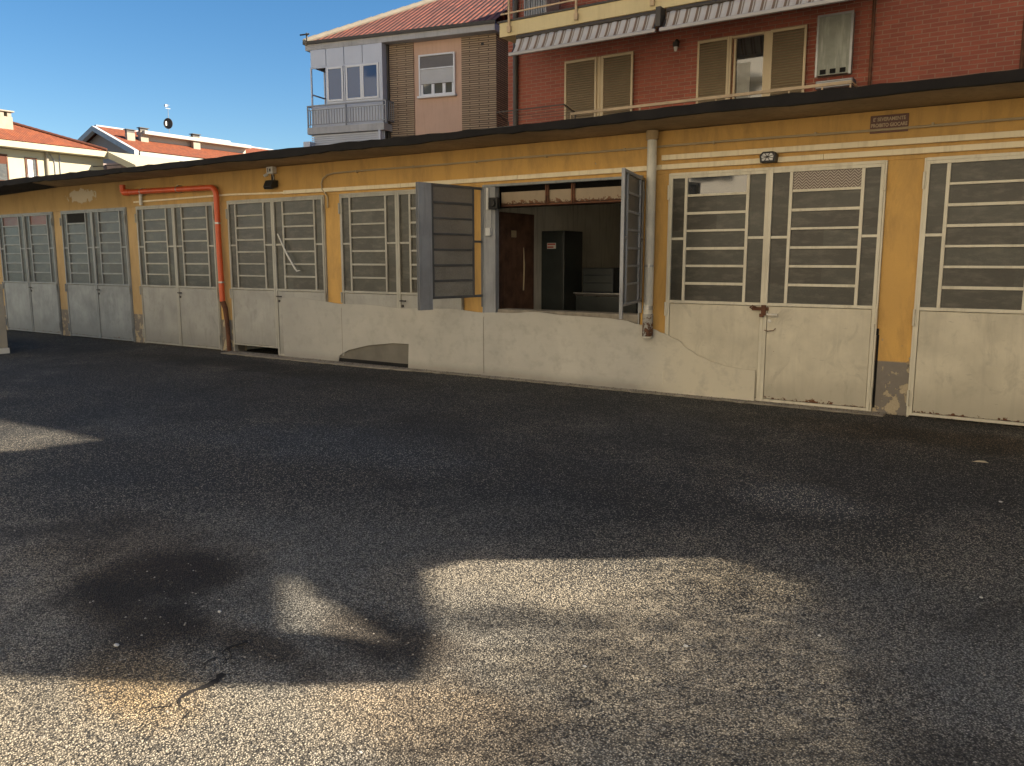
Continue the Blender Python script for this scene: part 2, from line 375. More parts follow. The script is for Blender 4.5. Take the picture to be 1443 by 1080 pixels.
# ------------------------------------------------------------------ ground
def mat_asphalt():
    t = NT('worn asphalt'); o = t.coord(); x, y, z = t.sep(o)
    big = t.noise(o, .35, 5, .6, .5); mid = t.noise(o, 1.7, 6, .65, .3); pat = t.noise(t.mapping(o, loc=(13, 4, 0)), .55, 4, .55)
    v = t.n('ShaderNodeTexVoronoi'); v.inputs['Scale'].default_value = 135; t.l(t.mapping(o, rot=(0,0,.4)), v.inputs['Vector'])
    wv = t.sep(v.outputs['Color'])[0]
    v2 = t.n('ShaderNodeTexVoronoi'); v2.inputs['Scale'].default_value = 38; t.l(o, v2.inputs['Vector'])
    wv2 = t.sep(v2.outputs['Color'])[0]
    fine = t.noise(o, 260, 3, .7)
    # share of the surface where binder has worn off and dusty aggregate shows, more of it away from the doors
    near = t.math('SUBTRACT', t.math('MULTIPLY', x, .45), y)
    worn = t.math('ADD', t.math('MULTIPLY', t.rng(near, 4.8, 7.8), .85), t.math('MULTIPLY', t.math('SUBTRACT', big, .5), 1.3))
    worn = t.math('ADD', worn, t.math('MULTIPLY', t.math('SUBTRACT', mid, .5), .9))
    worn = t.math('MINIMUM', t.math('MAXIMUM', worn, 0.0), 1.0)
    binder = t.mix(worn, t.mix(pat, (.026, .029, .031, 1), (.040, .040, .037, 1)), (.085, .079, .066, 1))
    grey = t.mix(wv, (.11, .11, .10, 1), (.44, .42, .36, 1))
    buff = t.mix(wv, (.24, .205, .15, 1), (.74, .635, .46, 1))
    worncol = t.mix(t.ramp(pat, [(.38, 0), (.62, 1)]), grey, buff)
    # each chip is bare or coated according to its own random value
    chip = t.math('GREATER_THAN', t.math('ADD', t.math('MULTIPLY', worn, .75), .16), t.sep(v.outputs['Color'])[1])
    c = t.mix(chip, binder, worncol)
    spark = t.math('MULTIPLY', t.math('GREATER_THAN', wv2, .965), t.math('LESS_THAN', v2.outputs['Distance'], .33))
    c = t.mix(spark, c, (.30, .28, .24, 1))
    edge = t.rng(v.outputs['Distance'], .25, .6)
    c = t.mix(t.math('MULTIPLY', edge, .75), c, (.012, .011, .010, 1))
    stain = t.ramp(t.noise(t.mapping(o, loc=(3, 7, 0)), .8, 5, .6, .8), [(.55, 0), (.72, 1)])
    c = t.mix(t.math('MULTIPLY', stain, .6), c, (.018, .015, .012, 1))
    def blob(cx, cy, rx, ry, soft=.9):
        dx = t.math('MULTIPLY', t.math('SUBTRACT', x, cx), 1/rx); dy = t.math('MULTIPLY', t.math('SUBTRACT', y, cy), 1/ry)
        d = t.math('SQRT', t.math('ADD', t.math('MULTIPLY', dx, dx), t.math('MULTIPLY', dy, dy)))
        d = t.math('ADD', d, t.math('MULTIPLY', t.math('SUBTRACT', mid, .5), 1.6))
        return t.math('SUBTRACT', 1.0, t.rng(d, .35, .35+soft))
    # brown stains that paint in the deep lower left shade, and repair patches
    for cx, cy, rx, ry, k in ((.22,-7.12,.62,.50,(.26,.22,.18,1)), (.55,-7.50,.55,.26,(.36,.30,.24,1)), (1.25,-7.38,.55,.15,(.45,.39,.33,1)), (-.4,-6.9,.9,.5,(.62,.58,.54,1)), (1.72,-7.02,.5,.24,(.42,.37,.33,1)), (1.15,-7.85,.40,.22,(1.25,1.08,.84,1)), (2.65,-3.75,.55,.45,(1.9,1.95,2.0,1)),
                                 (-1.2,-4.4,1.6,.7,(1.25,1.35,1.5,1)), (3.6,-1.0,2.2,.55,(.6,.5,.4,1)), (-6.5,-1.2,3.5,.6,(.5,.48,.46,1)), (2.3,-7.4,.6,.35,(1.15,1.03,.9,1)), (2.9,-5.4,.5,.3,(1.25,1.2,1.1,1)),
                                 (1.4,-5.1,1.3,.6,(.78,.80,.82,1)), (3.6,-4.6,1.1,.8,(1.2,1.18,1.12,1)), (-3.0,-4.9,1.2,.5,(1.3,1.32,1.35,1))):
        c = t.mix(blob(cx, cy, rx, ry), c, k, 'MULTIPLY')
    t.base(c, .82); t.b.inputs['Specular IOR Level'].default_value = .35
    h = t.math('ADD', t.math('MULTIPLY', t.math('SUBTRACT', 1.0, v.outputs['Distance']), 1.0), t.math('ADD', t.math('MULTIPLY', mid, .8), t.math('MULTIPLY', fine, .3)))
    t.bump(h, .0065, 1.0)
    return t.m
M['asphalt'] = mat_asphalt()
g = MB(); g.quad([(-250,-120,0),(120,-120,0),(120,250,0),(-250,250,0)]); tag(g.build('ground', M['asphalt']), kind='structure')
# thin cement margin along the door sills, ragged edge
random.seed(3)
k = MB(); top = []; N = 150
for i in range(N+1):
    x = -8.4+11.0*i/N; top.append((x, -.17-.05*random.random()-(.14 if x < -3.5 else 0)*min(1, (-3.5-x)/1.5 if x < -3.5 else 0)))
k.prism([(x, .02) for x, _ in top]+[(x, y) for x, y in reversed(top)], 0.0, .018, 'Z')
tag(k.build('cement_margin', M['kerb'], bevel=.006), kind='structure')
# crack filled with dirt near the camera: a narrow sunken-looking band of black tar laid on the asphalt
random.seed(11)
ck = MB()
def crack(x, y, a, n, w_):
    ang = a
    for i in range(n):
        ang += random.gauss(0, .42)-.25*(ang-a); st_ = random.uniform(.016, .034)
        nx, ny = x+st_*math.cos(ang), y+st_*math.sin(ang); w2 = w_*random.uniform(.55, 1.35)*(1-i/(n*1.08))
        if i: ck.quad([(x-pw,y,.0035),(x+pw,y,.0035),(nx+w2,ny,.0035),(nx-w2,ny,.0035)])
        x, y, pw = nx, ny, w2
        if random.random() < .14 and n > 10: crack(x, y, ang+random.choice((-.8,.8)), 5, w_*.45)
crack(1.20, -7.34, -1.15, 12, .011); crack(1.36, -7.60, -1.45, 17, .017)
ck.build('tar_crack', M['bitumen']); tag(bpy.data.objects['tar_crack'], kind='structure')

pv = MB(); pv.box(-34,14,-16.98,-11.2,-.1,.02); tag(pv.build('pavement', mat_plain('pale paving', (.55,.50,.42,1), .9, var=.15)), kind='structure')
# loose chips
random.seed(5)
def chip_mesh(mb, x, y, r, z=0):
    n = 5; i = len(mb.v); a0 = random.random()*6
    for j in range(n):
        a = a0+2*math.pi*j/n; q = r*random.uniform(.6, 1.1); mb.v.append((x+q*math.cos(a), y+q*math.sin(a), z))
    mb.v.append((x+random.uniform(-.3,.3)*r, y+random.uniform(-.3,.3)*r, z+r*random.uniform(.5,.9)))
    for j in range(n): mb.f.append((i+j, i+(j+1)%n, i+n))
M['stone'] = mat_plain('pale stone chips', (.34, .31, .26, 1), .85, var=.5, scale=9)
M['stone_w'] = mat_plain('white pebble', (.55, .53, .48, 1), .8, var=.2)
cb = MB()
for i in range(5200):
    d = 1.2+12*random.random()**1.6; a = random.uniform(-.62, .62)+YAW
    x = CAM.x-d*math.sin(a); y = CAM.y+d*math.cos(a)
    if y > -.25: continue
    chip_mesh(cb, x, y, random.choice((.003,.0035,.004,.0055,.007)))
tag(cb.build('loose_grit', M['stone']), label='loose stone grit scattered over the asphalt yard', cat='grit', kind='stuff')

db = MB()
for i in range(3800):
    x = random.uniform(-13, 5.4); y = -.03-abs(random.gauss(0, .13))-(.02 if x < 2.6 else 0)
    chip_mesh(db, x, y, random.choice((.003,.004,.006,.008,.011)), .0 if y < -.25 else .017)
tag(db.build('door_foot_debris', mat_plain('brown dirt crumbs', (.13,.10,.07,1), .9, var=.6, scale=20)), label='crumbs of dirt and plaster gathered along the foot of the garage doors', cat='debris', kind='stuff')
# pebbles one can point at
pebs = [(3.29,-5.92,.007),(2.83,-6.35,.010),(3.86,-5.04,.008),(2.55,-6.75,.008),(3.84,-3.1,.010),(.76,-7.72,.011),(.84,-7.25,.009),(2.2,-7.7,.007)]
pl = ['far right of the yard','open asphalt right of the sunlit patch','asphalt near the right edge','right part of the sunlit patch','dark asphalt before the rightmost door','dark shade at the lower left','shade left of the tar crack','bottom of the sunlit patch']
for (x,y,r), s in zip(pebs, pl):
    mb = MB()
    n = 7
    for zz, q in ((0,.8),(r*.45,1.0),(r*.85,.6)):
        for j in range(n):
            a = 2*math.pi*j/n; mb.v.append((q*r*1.3*math.cos(a)*random.uniform(.8,1.1), q*r*math.sin(a)*random.uniform(.8,1.1), zz))
    for a0 in (0, n):
        for j in range(n): mb.f.append((a0+j, a0+(j+1)%n, a0+n+(j+1)%n, a0+n+j))
    mb.f.append(tuple(2*n+j for j in range(n)))
    o = mb.build('pebble', M['stone_w'], smooth=True); o.location = (x,y,0); tag(o, 'small pale pebble lying on the '+s, 'pebble', 'pale pebbles on the asphalt')
# fallen leaf
lf = MB()
lp = [(-.06,0,.004),(-.02,.018,.016),(.03,.016,.02),(.065,0,.008),(.03,-.014,.012),(-.02,-.016,.008)]
c0 = len(lf.v); lf.v += lp+[(0,0,.006)]; lf.f += [(c0+j, c0+(j+1)%6, c0+6) for j in range(6)]
M['leaf'] = mat_plain('dry leaf', (.50, .42, .28, 1), .8)
o = lf.build('fallen_leaf', M['leaf']); o.location = (3.63,-1.92,.002); tag(o, 'single dry beige leaf lying on the asphalt before the rightmost garage door', 'leaf')

# ------------------------------------------------------------------ garage block
P = 2.8; DW = 2.448; DH = 2.70; SILL = 1.14
gar = thing('garage_building', 'long low ochre row of lock-up garages with flat roof and black roof edge', 'garage building', (0,0,0))
wl = MB()
NS = list(range(-8, 2)); XE = 7.08
for n in NS:                                   # piers between the openings
    wl.box(n*P+DW, (n+1)*P if n < 1 else XE, 0, .26, 0, 2.70)
wl.box(-8*P+DW, XE, 0, .26, 2.70, 3.215)      # band over the openings
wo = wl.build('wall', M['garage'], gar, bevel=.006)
ib = MB()
for n in NS: ib.box((n+1)*P-.24, (n+1)*P-.12, .27, 5.6, 0, 3.2)
ib.box(-8*P+DW, XE, 5.6, 5.8, 0, 3.2)
ib.build('partition_wall', M['inside'], gar)
rb = MB(); rb.box(-8*P+DW-.3, XE+.02, -.84, 6.0, 3.222, 3.30); rb.build('roof_slab', M['soffit'], gar)
rd = MB(); rd.box(-8*P+DW-.32, XE+.02, -.80, 6.02, 3.304, 3.318); rd.build('roof_felt', M['deck'], gar)
random.seed(2)
fb = MB(); seg = 130; xs = [-8*P+DW-.35+(XE+.04+8*P-DW+.35)*i/seg for i in range(seg+1)]
ring = []
for x in xs:
    a = 3.213+random.uniform(-.010,.008)+.008*math.sin(x*2.3); b = 3.318+random.uniform(-.008,.012)+.010*math.sin(x*.9)
    i = len(fb.v); ring.append(i); o_ = random.uniform(-.004,.004)
    fb.v += [(x,-.90+o_,a),(x,-.845,a-.004),(x,-.78,b),(x,-.905+o_,b-.01)]
for q in range(seg):
    a, b = ring[q], ring[q+1]
    for j in range(4): fb.f.append((a+j, a+(j+1)%4, b+(j+1)%4, b+j))
fb.build('roof_edge', M['bitumen'], gar)
fl = MB(); fl.quad([(-21,-.83,3.216),(-13.5,-.83,3.216),(-14.0,-.03,3.206),(-21,-.03,3.03)]); fl.quad([(-21,-.86,3.2),(-13.7,-.86,3.215),(-15.5,-.86,3.17),(-21,-.86,3.06)])
fl.build('black_wedge', M['bitumen'], gar)  # black wedge below the soffit at the far left end

def frame_leaf(w_):
    """bars of one glazed leaf, hinge stile at x=0"""
    b = MB(); s1, n1, br = .035, .155, .035; n2, s2 = .185, .04
    xw0 = s1+n1+br; xw1 = w_-s2-n2-br
    y0, y1 = -.045, -.005
    return s1, n1, br, n2, s2, xw0, xw1
def door_leaf(parent, mirror, x0, zb, mats, open_only_glass=False, bars=True, missing_hinge_col=False, top=None, skip_panel=False, name='door_leaf', rot=0, lowcut=SILL):
    fm, pm, gm = mats
    W = DW/2-.022
    s1, n1, br, n2, s2, xw0, xw1 = frame_leaf(W)
    sg = -1 if mirror else 1
    Mx = Matrix.Translation((x0, 0, 0)) @ Matrix.Rotation(rot, 4, 'Z') @ Matrix.Diagonal((sg,1,1,1))
    f = MB(); zt = DH-.03; zs = SILL
    ya, yb = -.040, -.004
    fz0 = zb if not skip_panel else lowcut
    f.box(0, s1, ya, yb, fz0, zt); f.box(W-s2, W, ya-.003, yb, fz0, zt)
    f.box(s1, W-s2, ya, yb, zt-.035, zt)                              # top rail
    f.box(s1, W-s2, ya, yb, zs, zs+.035)                              # sill rail
    if not skip_panel: f.box(s1, W-s2, ya+.004, yb, zb, zb+.03)
    g0, g1 = zs+.035, zt-.035
    f.box(s1+n1, xw0, ya+.003, yb, g0, g1); f.box(xw1, xw1+br, ya+.003, yb, g0, g1)
    zm = g0+(g1-g0)*.50
    f.box(s1, s1+n1, ya+.005, yb, zm, zm+.03); f.box(xw1+br, W-s2, ya+.005, yb, zm, zm+.03)
    hp = (g1-g0)/7
    for q in range(1, 7): f.box(xw0, xw1, ya+.005, yb, g0+hp*q-.013+random.uniform(-.004,.004), g0+hp*q+.016)
    f.build(name, fm, parent, bevel=.003, M=Mx)
    gl = MB()
    if not missing_hinge_col: gl.box(s1, s1+n1, -.018, -.012, g0, g1)
    gl.box(xw1+br, W-s2, -.018, -.012, g0, g1)
    nt_ = 7 if top is None else 6
    # each pane sits at a very slightly different angle
    for q in range(nt_):
        d = random.uniform(-.003,.003); za, zc = g0+hp*q, g0+hp*(q+1)
        gl.quad([(xw0,-.017+d,za),(xw1,-.017-d,za),(xw1,-.016-d,zc),(xw0,-.016+d,zc)])
    gl.build('glass_panes', gm, parent, M=Mx)
    if top is not None:
        tp = MB(); tp.quad([(xw0,-.016,g0+hp*6),(xw1,-.016,g0+hp*6),(xw1,-.017,g1),(xw0,-.017,g1)])
        o = tp.build('top_pane', top[0], parent, M=Mx); o['label'] = top[1]
    if not skip_panel:
        pn = MB(); pn.box(s1+.004, W-s2-.004, -.030, -.006, zb+.034, zs-.006)
        o = pn.build('lower_panel', pm, parent, bevel=.004, M=Mx)
    for hz in (zt-.28, zs-.16, .12):
        if hz < fz0: continue
        h = MB(); h.tube([(-.012,-.052,hz),(-.012,-.052,hz+.17)], .013, 8); h.box(-.012, .012, -.047, -.041, hz+.02, hz+.15)
        h.build('hinge', fm, parent, M=Mx)
    return Mx

def mat_reeded():
    t = NT('herringbone patterned glass'); o = t.coord(); x, y, z = t.sep(o)
    zig = t.math('ABSOLUTE', t.math('SUBTRACT', t.math('FRACT', t.math('MULTIPLY', x, 12)), .5))
    w_ = t.math('SINE', t.math('MULTIPLY', t.math('ADD', t.math('MULTIPLY', z, 12.0), zig), 17.0))
    c = t.mix(t.ramp(w_, [(.3, 0), (.7, 1)]), (.12, .08, .06, 1), (.40, .35, .28, 1))
    t.base(c, .3); return t.m
M['reeded'] = mat_reeded()

def casing(n, mat, gd):
    c = MB(); x0 = n*P
    c.box(x0, x0+.02, -.03, .05, 0.0, DH); c.box(x0+DW-.02, x0+DW, -.03, .05, 0.0, DH); c.box(x0+.02, x0+DW-.02, -.03, .05, DH-.028, DH+.004)
    return c.build('garage_door', mat, gar, bevel=.003)

cream = (M['cream_paint'], M['panel_cream'], M['glass']); greyd = (M['grey_paint'], M['panel_grey'], M['glass']); blued = (M['blue_paint'], M['panel_blue'], M['glass_cool'])
spec = {-7: (blued, None, None), -6: (blued, (M['glass_brown'], 'brown top pane'), (M['glass_brown'], 'brown top pane')),
        -5: (blued, (M['black'], 'missing top pane, black inside'), None), -4: (greyd, None, None), -3: (greyd, None, None), -2: (greyd, None, None),
        0: (cream, (M['pane'], 'clear reflecting top pane'), (M['reeded'], 'herringbone patterned top pane')), 1: (cream, None, None), 2: (cream, None, None)}
lab = {-7: 'blue grey double door at the far left end of the row', -6: 'blue grey double door with brown top panes', -5: 'blue grey double door with a black top pane', -4: 'grey double door left of the orange pipe drop',
       -3: 'grey double door below the floodlight with a black gap at its foot', -2: 'grey double door left of the open bay', -1: 'open bay with both short leaves swung out',
       0: 'cream double door with handle and rusty latch, right of the downpipe', 1: 'cream double door at the right edge', 2: 'cream double door beyond the right edge'}
random.seed(21)
for n in NS[1:]:
    if n == -1: continue
    mats, tl, tr = spec[n]
    gd = casing(n, mats[0], None); gd['label'] = lab[n]
    x0 = n*P
    zbl = zbr = .02
    if n == -3: zbl = .14
    for mir, xx, zb, tp in ((False, x0+.021, zbl, tl), (True, x0+DW-.021, zbr, tr)):
        door_leaf(gd, mir, xx, zb, mats, top=tp, rot=random.uniform(-.010, .0) if not mir else random.uniform(0, .010))
    mid = x0+DW/2
    if n <= 1:
        h = MB()   # lever, key plate and pull
        h.box(mid+.05, mid+.17, -.085, -.070, 1.035, 1.055); h.box(mid+.055, mid+.07, -.075, -.03, 1.035, 1.055)
        h.tube([(mid+.075,-.030,.965),(mid+.075,-.046,.965)], .022, 12)
        h.build('door_handle', M['chrome'] if n >= 0 else M['dark_iron'], gd)
    if n == 0:
        h = MB()
        h.box(mid-.13, mid+.06, -.060, -.046, 1.085, 1.125); h.box(mid-.02, mid+.035, -.075, -.061, 1.03, 1.15); h.box(mid-.035, mid+.01, -.085, -.062, 1.01, 1.05)
        h.tube([(mid-.13,-.06,1.105),(mid-.15,-.075,1.12),(mid-.12,-.08,1.14),(mid-.08,-.062,1.12)], .009, 7)
        h.tube([(mid+.02,-.05,.86),(mid+.06,-.065,.85),(mid+.13,-.065,.86),(mid+.15,-.05,.885)], .005, 6)
        h.build('rusty_latch', M['rust'], gd)
jg = MB(); jg.box(2.452, 2.476, -.003, .001, .06, .86); jg.box(2.449, 2.47, -.022, -.0035, .86, .93); o = jg.build('jamb_gap', M['black'], gar); o['label'] = 'dark gap where plaster has broken away beside the cream door'
# the open bay: short leaves that reach only down to the low wall in front
gd = casing(-1, M['blue_paint'], None); gd['label'] = lab[-1]
xo = -P
sh = (M['steel_leaf'], M['panel_blue'], M['glass_leaf'])
mxl = door_leaf(gd, False, xo+.02, 0, (M['steel_dark'], M['panel_blue'], M['glass_pale']), skip_panel=True, missing_hinge_col=True, name='door_leaf', rot=-R(100), lowcut=1.0)
m_ = MB(); m_.box(1.202-.04-.185, 1.204, -.050, -.0475, 1.0, DH-.03); m_.box(1.202-.04-.185, 1.204, -.0035, -.001, 1.0, DH-.03); o = m_.build('sheet_strip', M['steel_leaf'], gd, M=mxl); o['label'] = 'pale sheet strip along the free edge of the left leaf'
door_leaf(gd, True, xo+DW-.02, 0, sh, skip_panel=True, name='door_leaf', rot=R(104), lowcut=1.0)
po = MB(); po.box(xo+.021, xo+.22, -.02, .07, 0, DH-.03); po.box(xo+.03, xo+.045, -.024, -.0205, .9, DH-.1)
po.build('jamb_post', M['steel_leaf'], gd, bevel=.004)
bm_ = MB(); bm_.box(xo+.24, xo+DW-.03, .10, .30, 2.43, 2.60); o = bm_.build('shutter_box', M['beam'], gd, bevel=.008); o['label'] = 'cream shutter box streaked with rust'
br_ = MB()
for xx in (xo+.98, xo+1.38): br_.box(xx, xx+.02, .07, .095, 2.42, DH-.03); br_.box(xx+.035, xx+.05, .07, .095, 2.42, DH-.03)
br_.build('hanger_bracket', M['rust'], gd)
bk = MB(); bk.box(xo+.05, xo+DW-.03, .34, .36, 2.40, 3.2); bk.build('black_gap_sheet', M['black'], gd)  # black sheet standing in for the dark gap above the shutter box
rl = MB(); rl.box(xo+.24, xo+DW-.03, .10, .30, 2.405, 2.425); rl.build('bottom_rail', M['rust'], gd)

# low rendered wall standing right against the door fronts
def lowwall():
    top = [(-7.0,1.02),(-6.6,1.04),(-6.1,1.0),(-5.6,.96),(-5.0,.965),(-4.3,.93),(-3.97,.94),(-3.3,.955),(-2.8,.92),(-2.5,.93),(-2.3,.93),(-1.9,.96),(-1.4,.93),(-.8,.92),(-.55,.90),(-.35,.86),(-.15,.81),(.0,.76),(.18,.69),(.33,.58),(.48,.50),(.66,.44),(.85,.40),(1.02,.385),(1.165,.38),(1.166,.0)]
    # smooth the line
    pts = []
    for i in range(len(top)-1):
        for u in range(4):
            a, b = top[i], top[i+1]; f = u/4; f = f*f*(3-2*f)
            pts.append((a[0]+(b[0]-a[0])*u/4, a[1]+(b[1]-a[1])*f))
    pts.append(top[-1])
    nt_ = [(-4.19,.0),(-4.17,.39),(-4.5,.385),(-5.02,.32),(-5.45,.22),(-5.66,.12),(-5.70,.0)]
    return pts + nt_ + [(-7.0, 0)]
lw = thing('low_wall', 'smooth grey rendered low wall with wavy top across the open bay', 'wall', (-3.2,-.05,0))
m_ = MB(); poly = [(x+3.2, z) for x, z in lowwall()]
m_.prism(poly, -.018, .0)
m_.v = [(x, (y if x < 2.9 or y > -.01 else max(y, -.018)+min(.008,(x-2.9)*.012)), z) for x, y, z in m_.v]
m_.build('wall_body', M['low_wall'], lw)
for jx, jh in ((.44,.86),(-2.39,.90)):
    m_ = MB(); m_.box(jx, jx+.006, -.0195, -.0175, .05 if jx > 0 else .14, jh); m_.build('joint', M['dirty'], lw)
m_ = MB(); m_.box(-2.52, -.97, .004, .010, 0.01, .42); o = m_.build('recess_board', mat_plain('dark recessed board', (.17,.155,.125,1), .9, var=.3, scale=2), lw)
m_ = MB(); m_.box(-2.52, -.97, -.004, .003, 0.0, .075); m_.build('recess_slot', M['black'], lw)
# sill ledge of the open bay
m_ = MB(); m_.box(xo+.24-(-3.2), xo+DW-.03+3.2, .055, .32, .86, .975); m_.build('sill_ledge', M['kerb'], lw, bevel=.01)

# ------------------------------------------------------------------ things in the open bay
t_ = thing('storage_cabinet', 'tall dark cabinet with a small red and white sticker inside the open bay', 'cabinet', (-2.88,1.95,0), 0)
m_ = MB(); m_.box(0, .42, -.25, .35, 0, 2.12); m_.build('cabinet_body', M['cabinet'], t_, bevel=.01)
m_ = MB(); m_.box(.02, .40, -.268, -.2505, .05, 2.08); m_.build('cabinet_door', M['cabinet'], t_, bevel=.004)
m_ = MB(); m_.box(.12, .28, -.274, -.2695, 1.84, 1.93); m_.build('sticker', M['white'], t_)
m_ = MB(); m_.box(.13, .27, -.2785, -.2745, 1.90, 1.92); m_.box(.13, .24, -.2785, -.2745, 1.855, 1.875); m_.build('sticker_print', M['red'], t_)
t_ = thing('work_bench', 'dark chest on a bench with pale front edge beside the cabinet', 'bench', (-2.4,2.3,0))
m_ = MB(); m_.box(0, 1.1, -.35, .35, 1.10, 1.14); m_.build('bench_top', M['bench'], t_, bevel=.004)
m_ = MB(); m_.box(-.02, 1.12, -.368, -.351, 1.135, 1.15); m_.build('front_edge', M['chrome'], t_)
for sx in (.05, 1.02):
    for sy in (-.3, .27): m_ = MB(); m_.box(sx, sx+.05, sy, sy+.05, 0, 1.1); m_.build('leg', M['dark_iron'], t_)
m_ = MB(); m_.box(.02, 1.08, -.345, -.33, .05, 1.095); m_.build('front_panel', M['cabinet'], t_)
t_ = thing('tool_chest', 'dark blue tool chest standing on the bench', 'chest', (-2.32,2.3,1.14))
m_ = MB(); m_.box(0, .55, -.25, .25, .002, .40); m_.build('chest_body', mat_plain('dark blue black paint', (.015,.02,.03,1), .4, var=.3), t_, bevel=.015)
m_ = MB(); m_.box(.01, .54, -.262, -.251, .29, .39); m_.box(.01, .54, -.262, -.251, .17, .28); m_.box(.01, .54, -.262, -.251, .03, .16); m_.build('drawer_front', M['cabinet'], t_, bevel=.004)
t_ = thing('leaning_board', 'red brown board leaning on the left inner wall of the open bay', 'board', (-2.88,.45,0))
m_ = MB(); m_.box(0, .05, 0, .95, 0, 2.36); m_.build('board', M['brown_wood'], t_, bevel=.005)
m_ = MB(); m_.tube([(.07,.62,1.2),(.07,.64,1.6),(.07,.62,1.85)], [.012,.014,.006], 8); m_.box(.055, .07, .3, .42, 2.0, 2.1); m_.build('white_streak', M['conduit'], t_)

# ------------------------------------------------------------------ services on the garage front
t_ = thing('cable_trunking', 'long cream cable trunking running over all the garage doors', 'trunking', (-11.3,-.002,2.73))
def rel(o, *a): return a
m_ = MB()
segs = [(-11.27,-9.0,2.80,2.76,.035),(-9.0,-6.75,2.775,2.745,.035)]
# the run drops slightly towards the open bay, then climbs again
runs = [(-11.27,2.775),(-8.35,2.795),(-6.9,2.765)]
def strip(mb, run, hgt, th, ox=11.3, oz=2.73, gap=2.0):
    for (xa, za), (xb, zb) in zip(run, run[1:]):
        nseg = max(1, round((xb-xa)/gap))
        for i in range(nseg):
            a = i/nseg; b = (i+1)/nseg
            pa, pb = xa+(xb-xa)*a, xa+(xb-xa)*b-.004
            z0, z1 = za+(zb-za)*a-oz, za+(zb-za)*b-oz
            mb.prism([(pa+ox, z0), (pb+ox, z1), (pb+ox, z1+hgt), (pa+ox, z0+hgt)], -th, 0)
strip(m_, runs, .03, .022); m_.build('thin_duct', M['trunk'], t_, bevel=.003)
m_ = MB(); strip(m_, [(-6.9,2.755),(-4.3,2.74),(-.1,2.752),(3.7,2.745),(7.0,2.745)], .06, .035); m_.build('lower_duct', M['trunk'], t_, bevel=.004)
t_ = thing('upper_trunking', 'second cream trunking above the first, right of the downpipe', 'trunking', (-.1,-.002,2.87))
m_ = MB(); strip(m_, [(-.1,2.862),(3.7,2.842),(7.0,2.84)], .062, .04, .1, 2.87, 2.9); m_.build('upper_duct', M['trunk'], t_, bevel=.004)
t_ = thing('cable_conduit', 'thin beige conduit that curves down to the door left of the open bay', 'conduit', (-5.9,-.03,2.7))
cp = [(-5.86,2.5),(-5.86,2.66),(-5.90,2.72),(-5.97,2.79),(-5.99,2.88),(-5.95,2.96),(-5.85,3.01),(-5.7,3.03)]
for i in range(1, 28): x = -5.7+i*.46; cp.append((x, 3.03+.004*math.sin(x*2.1)-.0045*max(0,x+.1)))
m_ = MB(); m_.tube([(x+5.9, 0, z-2.7) for x, z in cp], .013, 8); m_.build('conduit_pipe', M['conduit'], t_, smooth=True)
m_ = MB()
for i in range(11): x = -5.2+i*1.15; m_.box(x+5.9-.01, x+5.9+.01, -.018, .028, .31, .345)
m_.build('clip', M['conduit'], t_)

t_ = thing('orange_drainpipe', 'bright orange plastic drainpipe bending down between two grey doors', 'drainpipe', (-8.55,-.10,0))
def arc(c, r, a0, a1, n=7): return [(c[0]+r*math.cos(a0+(a1-a0)*i/n), c[1]+r*math.sin(a0+(a1-a0)*i/n)) for i in range(n+1)]
hor = [(-11.30+8.55, .0, 2.975), (-8.72+8.55, 0, 2.945)]
b1 = [(x, 0, z) for x, z in arc((-.17, 2.805), .14, math.pi/2, 0)]
m_ = MB(); m_.tube([hor[0]]+b1+[(-.03, 0, 1.9),(-.01,0,.92)], .050, 16); m_.build('pipe_run', M['orange'], t_, smooth=True)
m_ = MB(); m_.tube([(-2.87,.07,2.97),(-2.87,-.01,2.97),(-2.87,-.035,3.0),(-2.87,-.035,3.12)], .055, 14); m_.tube([(-2.87,-.02,2.975),(-2.70,-.0,2.975)], .058, 14)
m_.build('elbow', M['orange'], t_, smooth=True)
m_ = MB()
for x in (-2.3, -1.15): m_.tube([(x-.012,0,2.975-.008*(x+2.8)*1.2),(x+.012,0,2.975-.008*(x+2.8)*1.2)], .056, 14)
m_.tube([(-.03,0,2.3),(-.03,0,2.33)], .056, 14); m_.tube([(-.015,0,1.25),(-.015,0,1.28)], .056, 14)
for x in (-2.3, -1.15): m_.box(x-.008, x+.008, -.005, .09, 2.90, 2.915); m_.box(x-.008, x+.008, -.005, .09, 3.02, 3.035)
m_.build('pipe_clamp', M['chrome'], t_)
m_ = MB(); m_.tube([(-2.42,.05,2.72),(-2.42,.05,2.93)], .032, 10); m_.build('white_stub', M['white'], t_)
m_ = MB(); m_.tube([(-.01,0,.925),(.03,.02,.8),(.05,.03,.55),(.06,.04,.02)], [.05,.045,.04,.04], 12); o = m_.build('lower_section', M['rust'], t_, smooth=True); o['label'] = 'rusty brown iron foot of the pipe'

t_ = thing('downpipe', 'off white vertical downpipe right of the open bay', 'downpipe', (-.19,-.12,0))
m_ = MB(); m_.tube([(0,0,.70),(0,0,3.12)], .058, 18); m_.build('pipe', M['white_pipe'], t_, smooth=True)
m_ = MB(); m_.tube([(0,0,3.10),(0,0,3.21)], .075, 16); m_.build('top_collar', M['soffit'], t_)
m_ = MB(); m_.tube([(0,0,1.58),(0,0,1.605)], .062, 18); m_.tube([(0,0,1.05),(0,0,1.10)], .064, 18); m_.box(-.01,.01,-.0,.12,1.58,1.60); m_.build('bracket', M['chrome'], t_)
m_ = MB(); m_.tube([(.0,0,.72),(.0,0,1.0)], .066, 18); m_.build('corroded_foot', mat_rusty('flaked grey pipe foot', (.42,.40,.35,1), .7, .5, 1.0), t_, smooth=True)

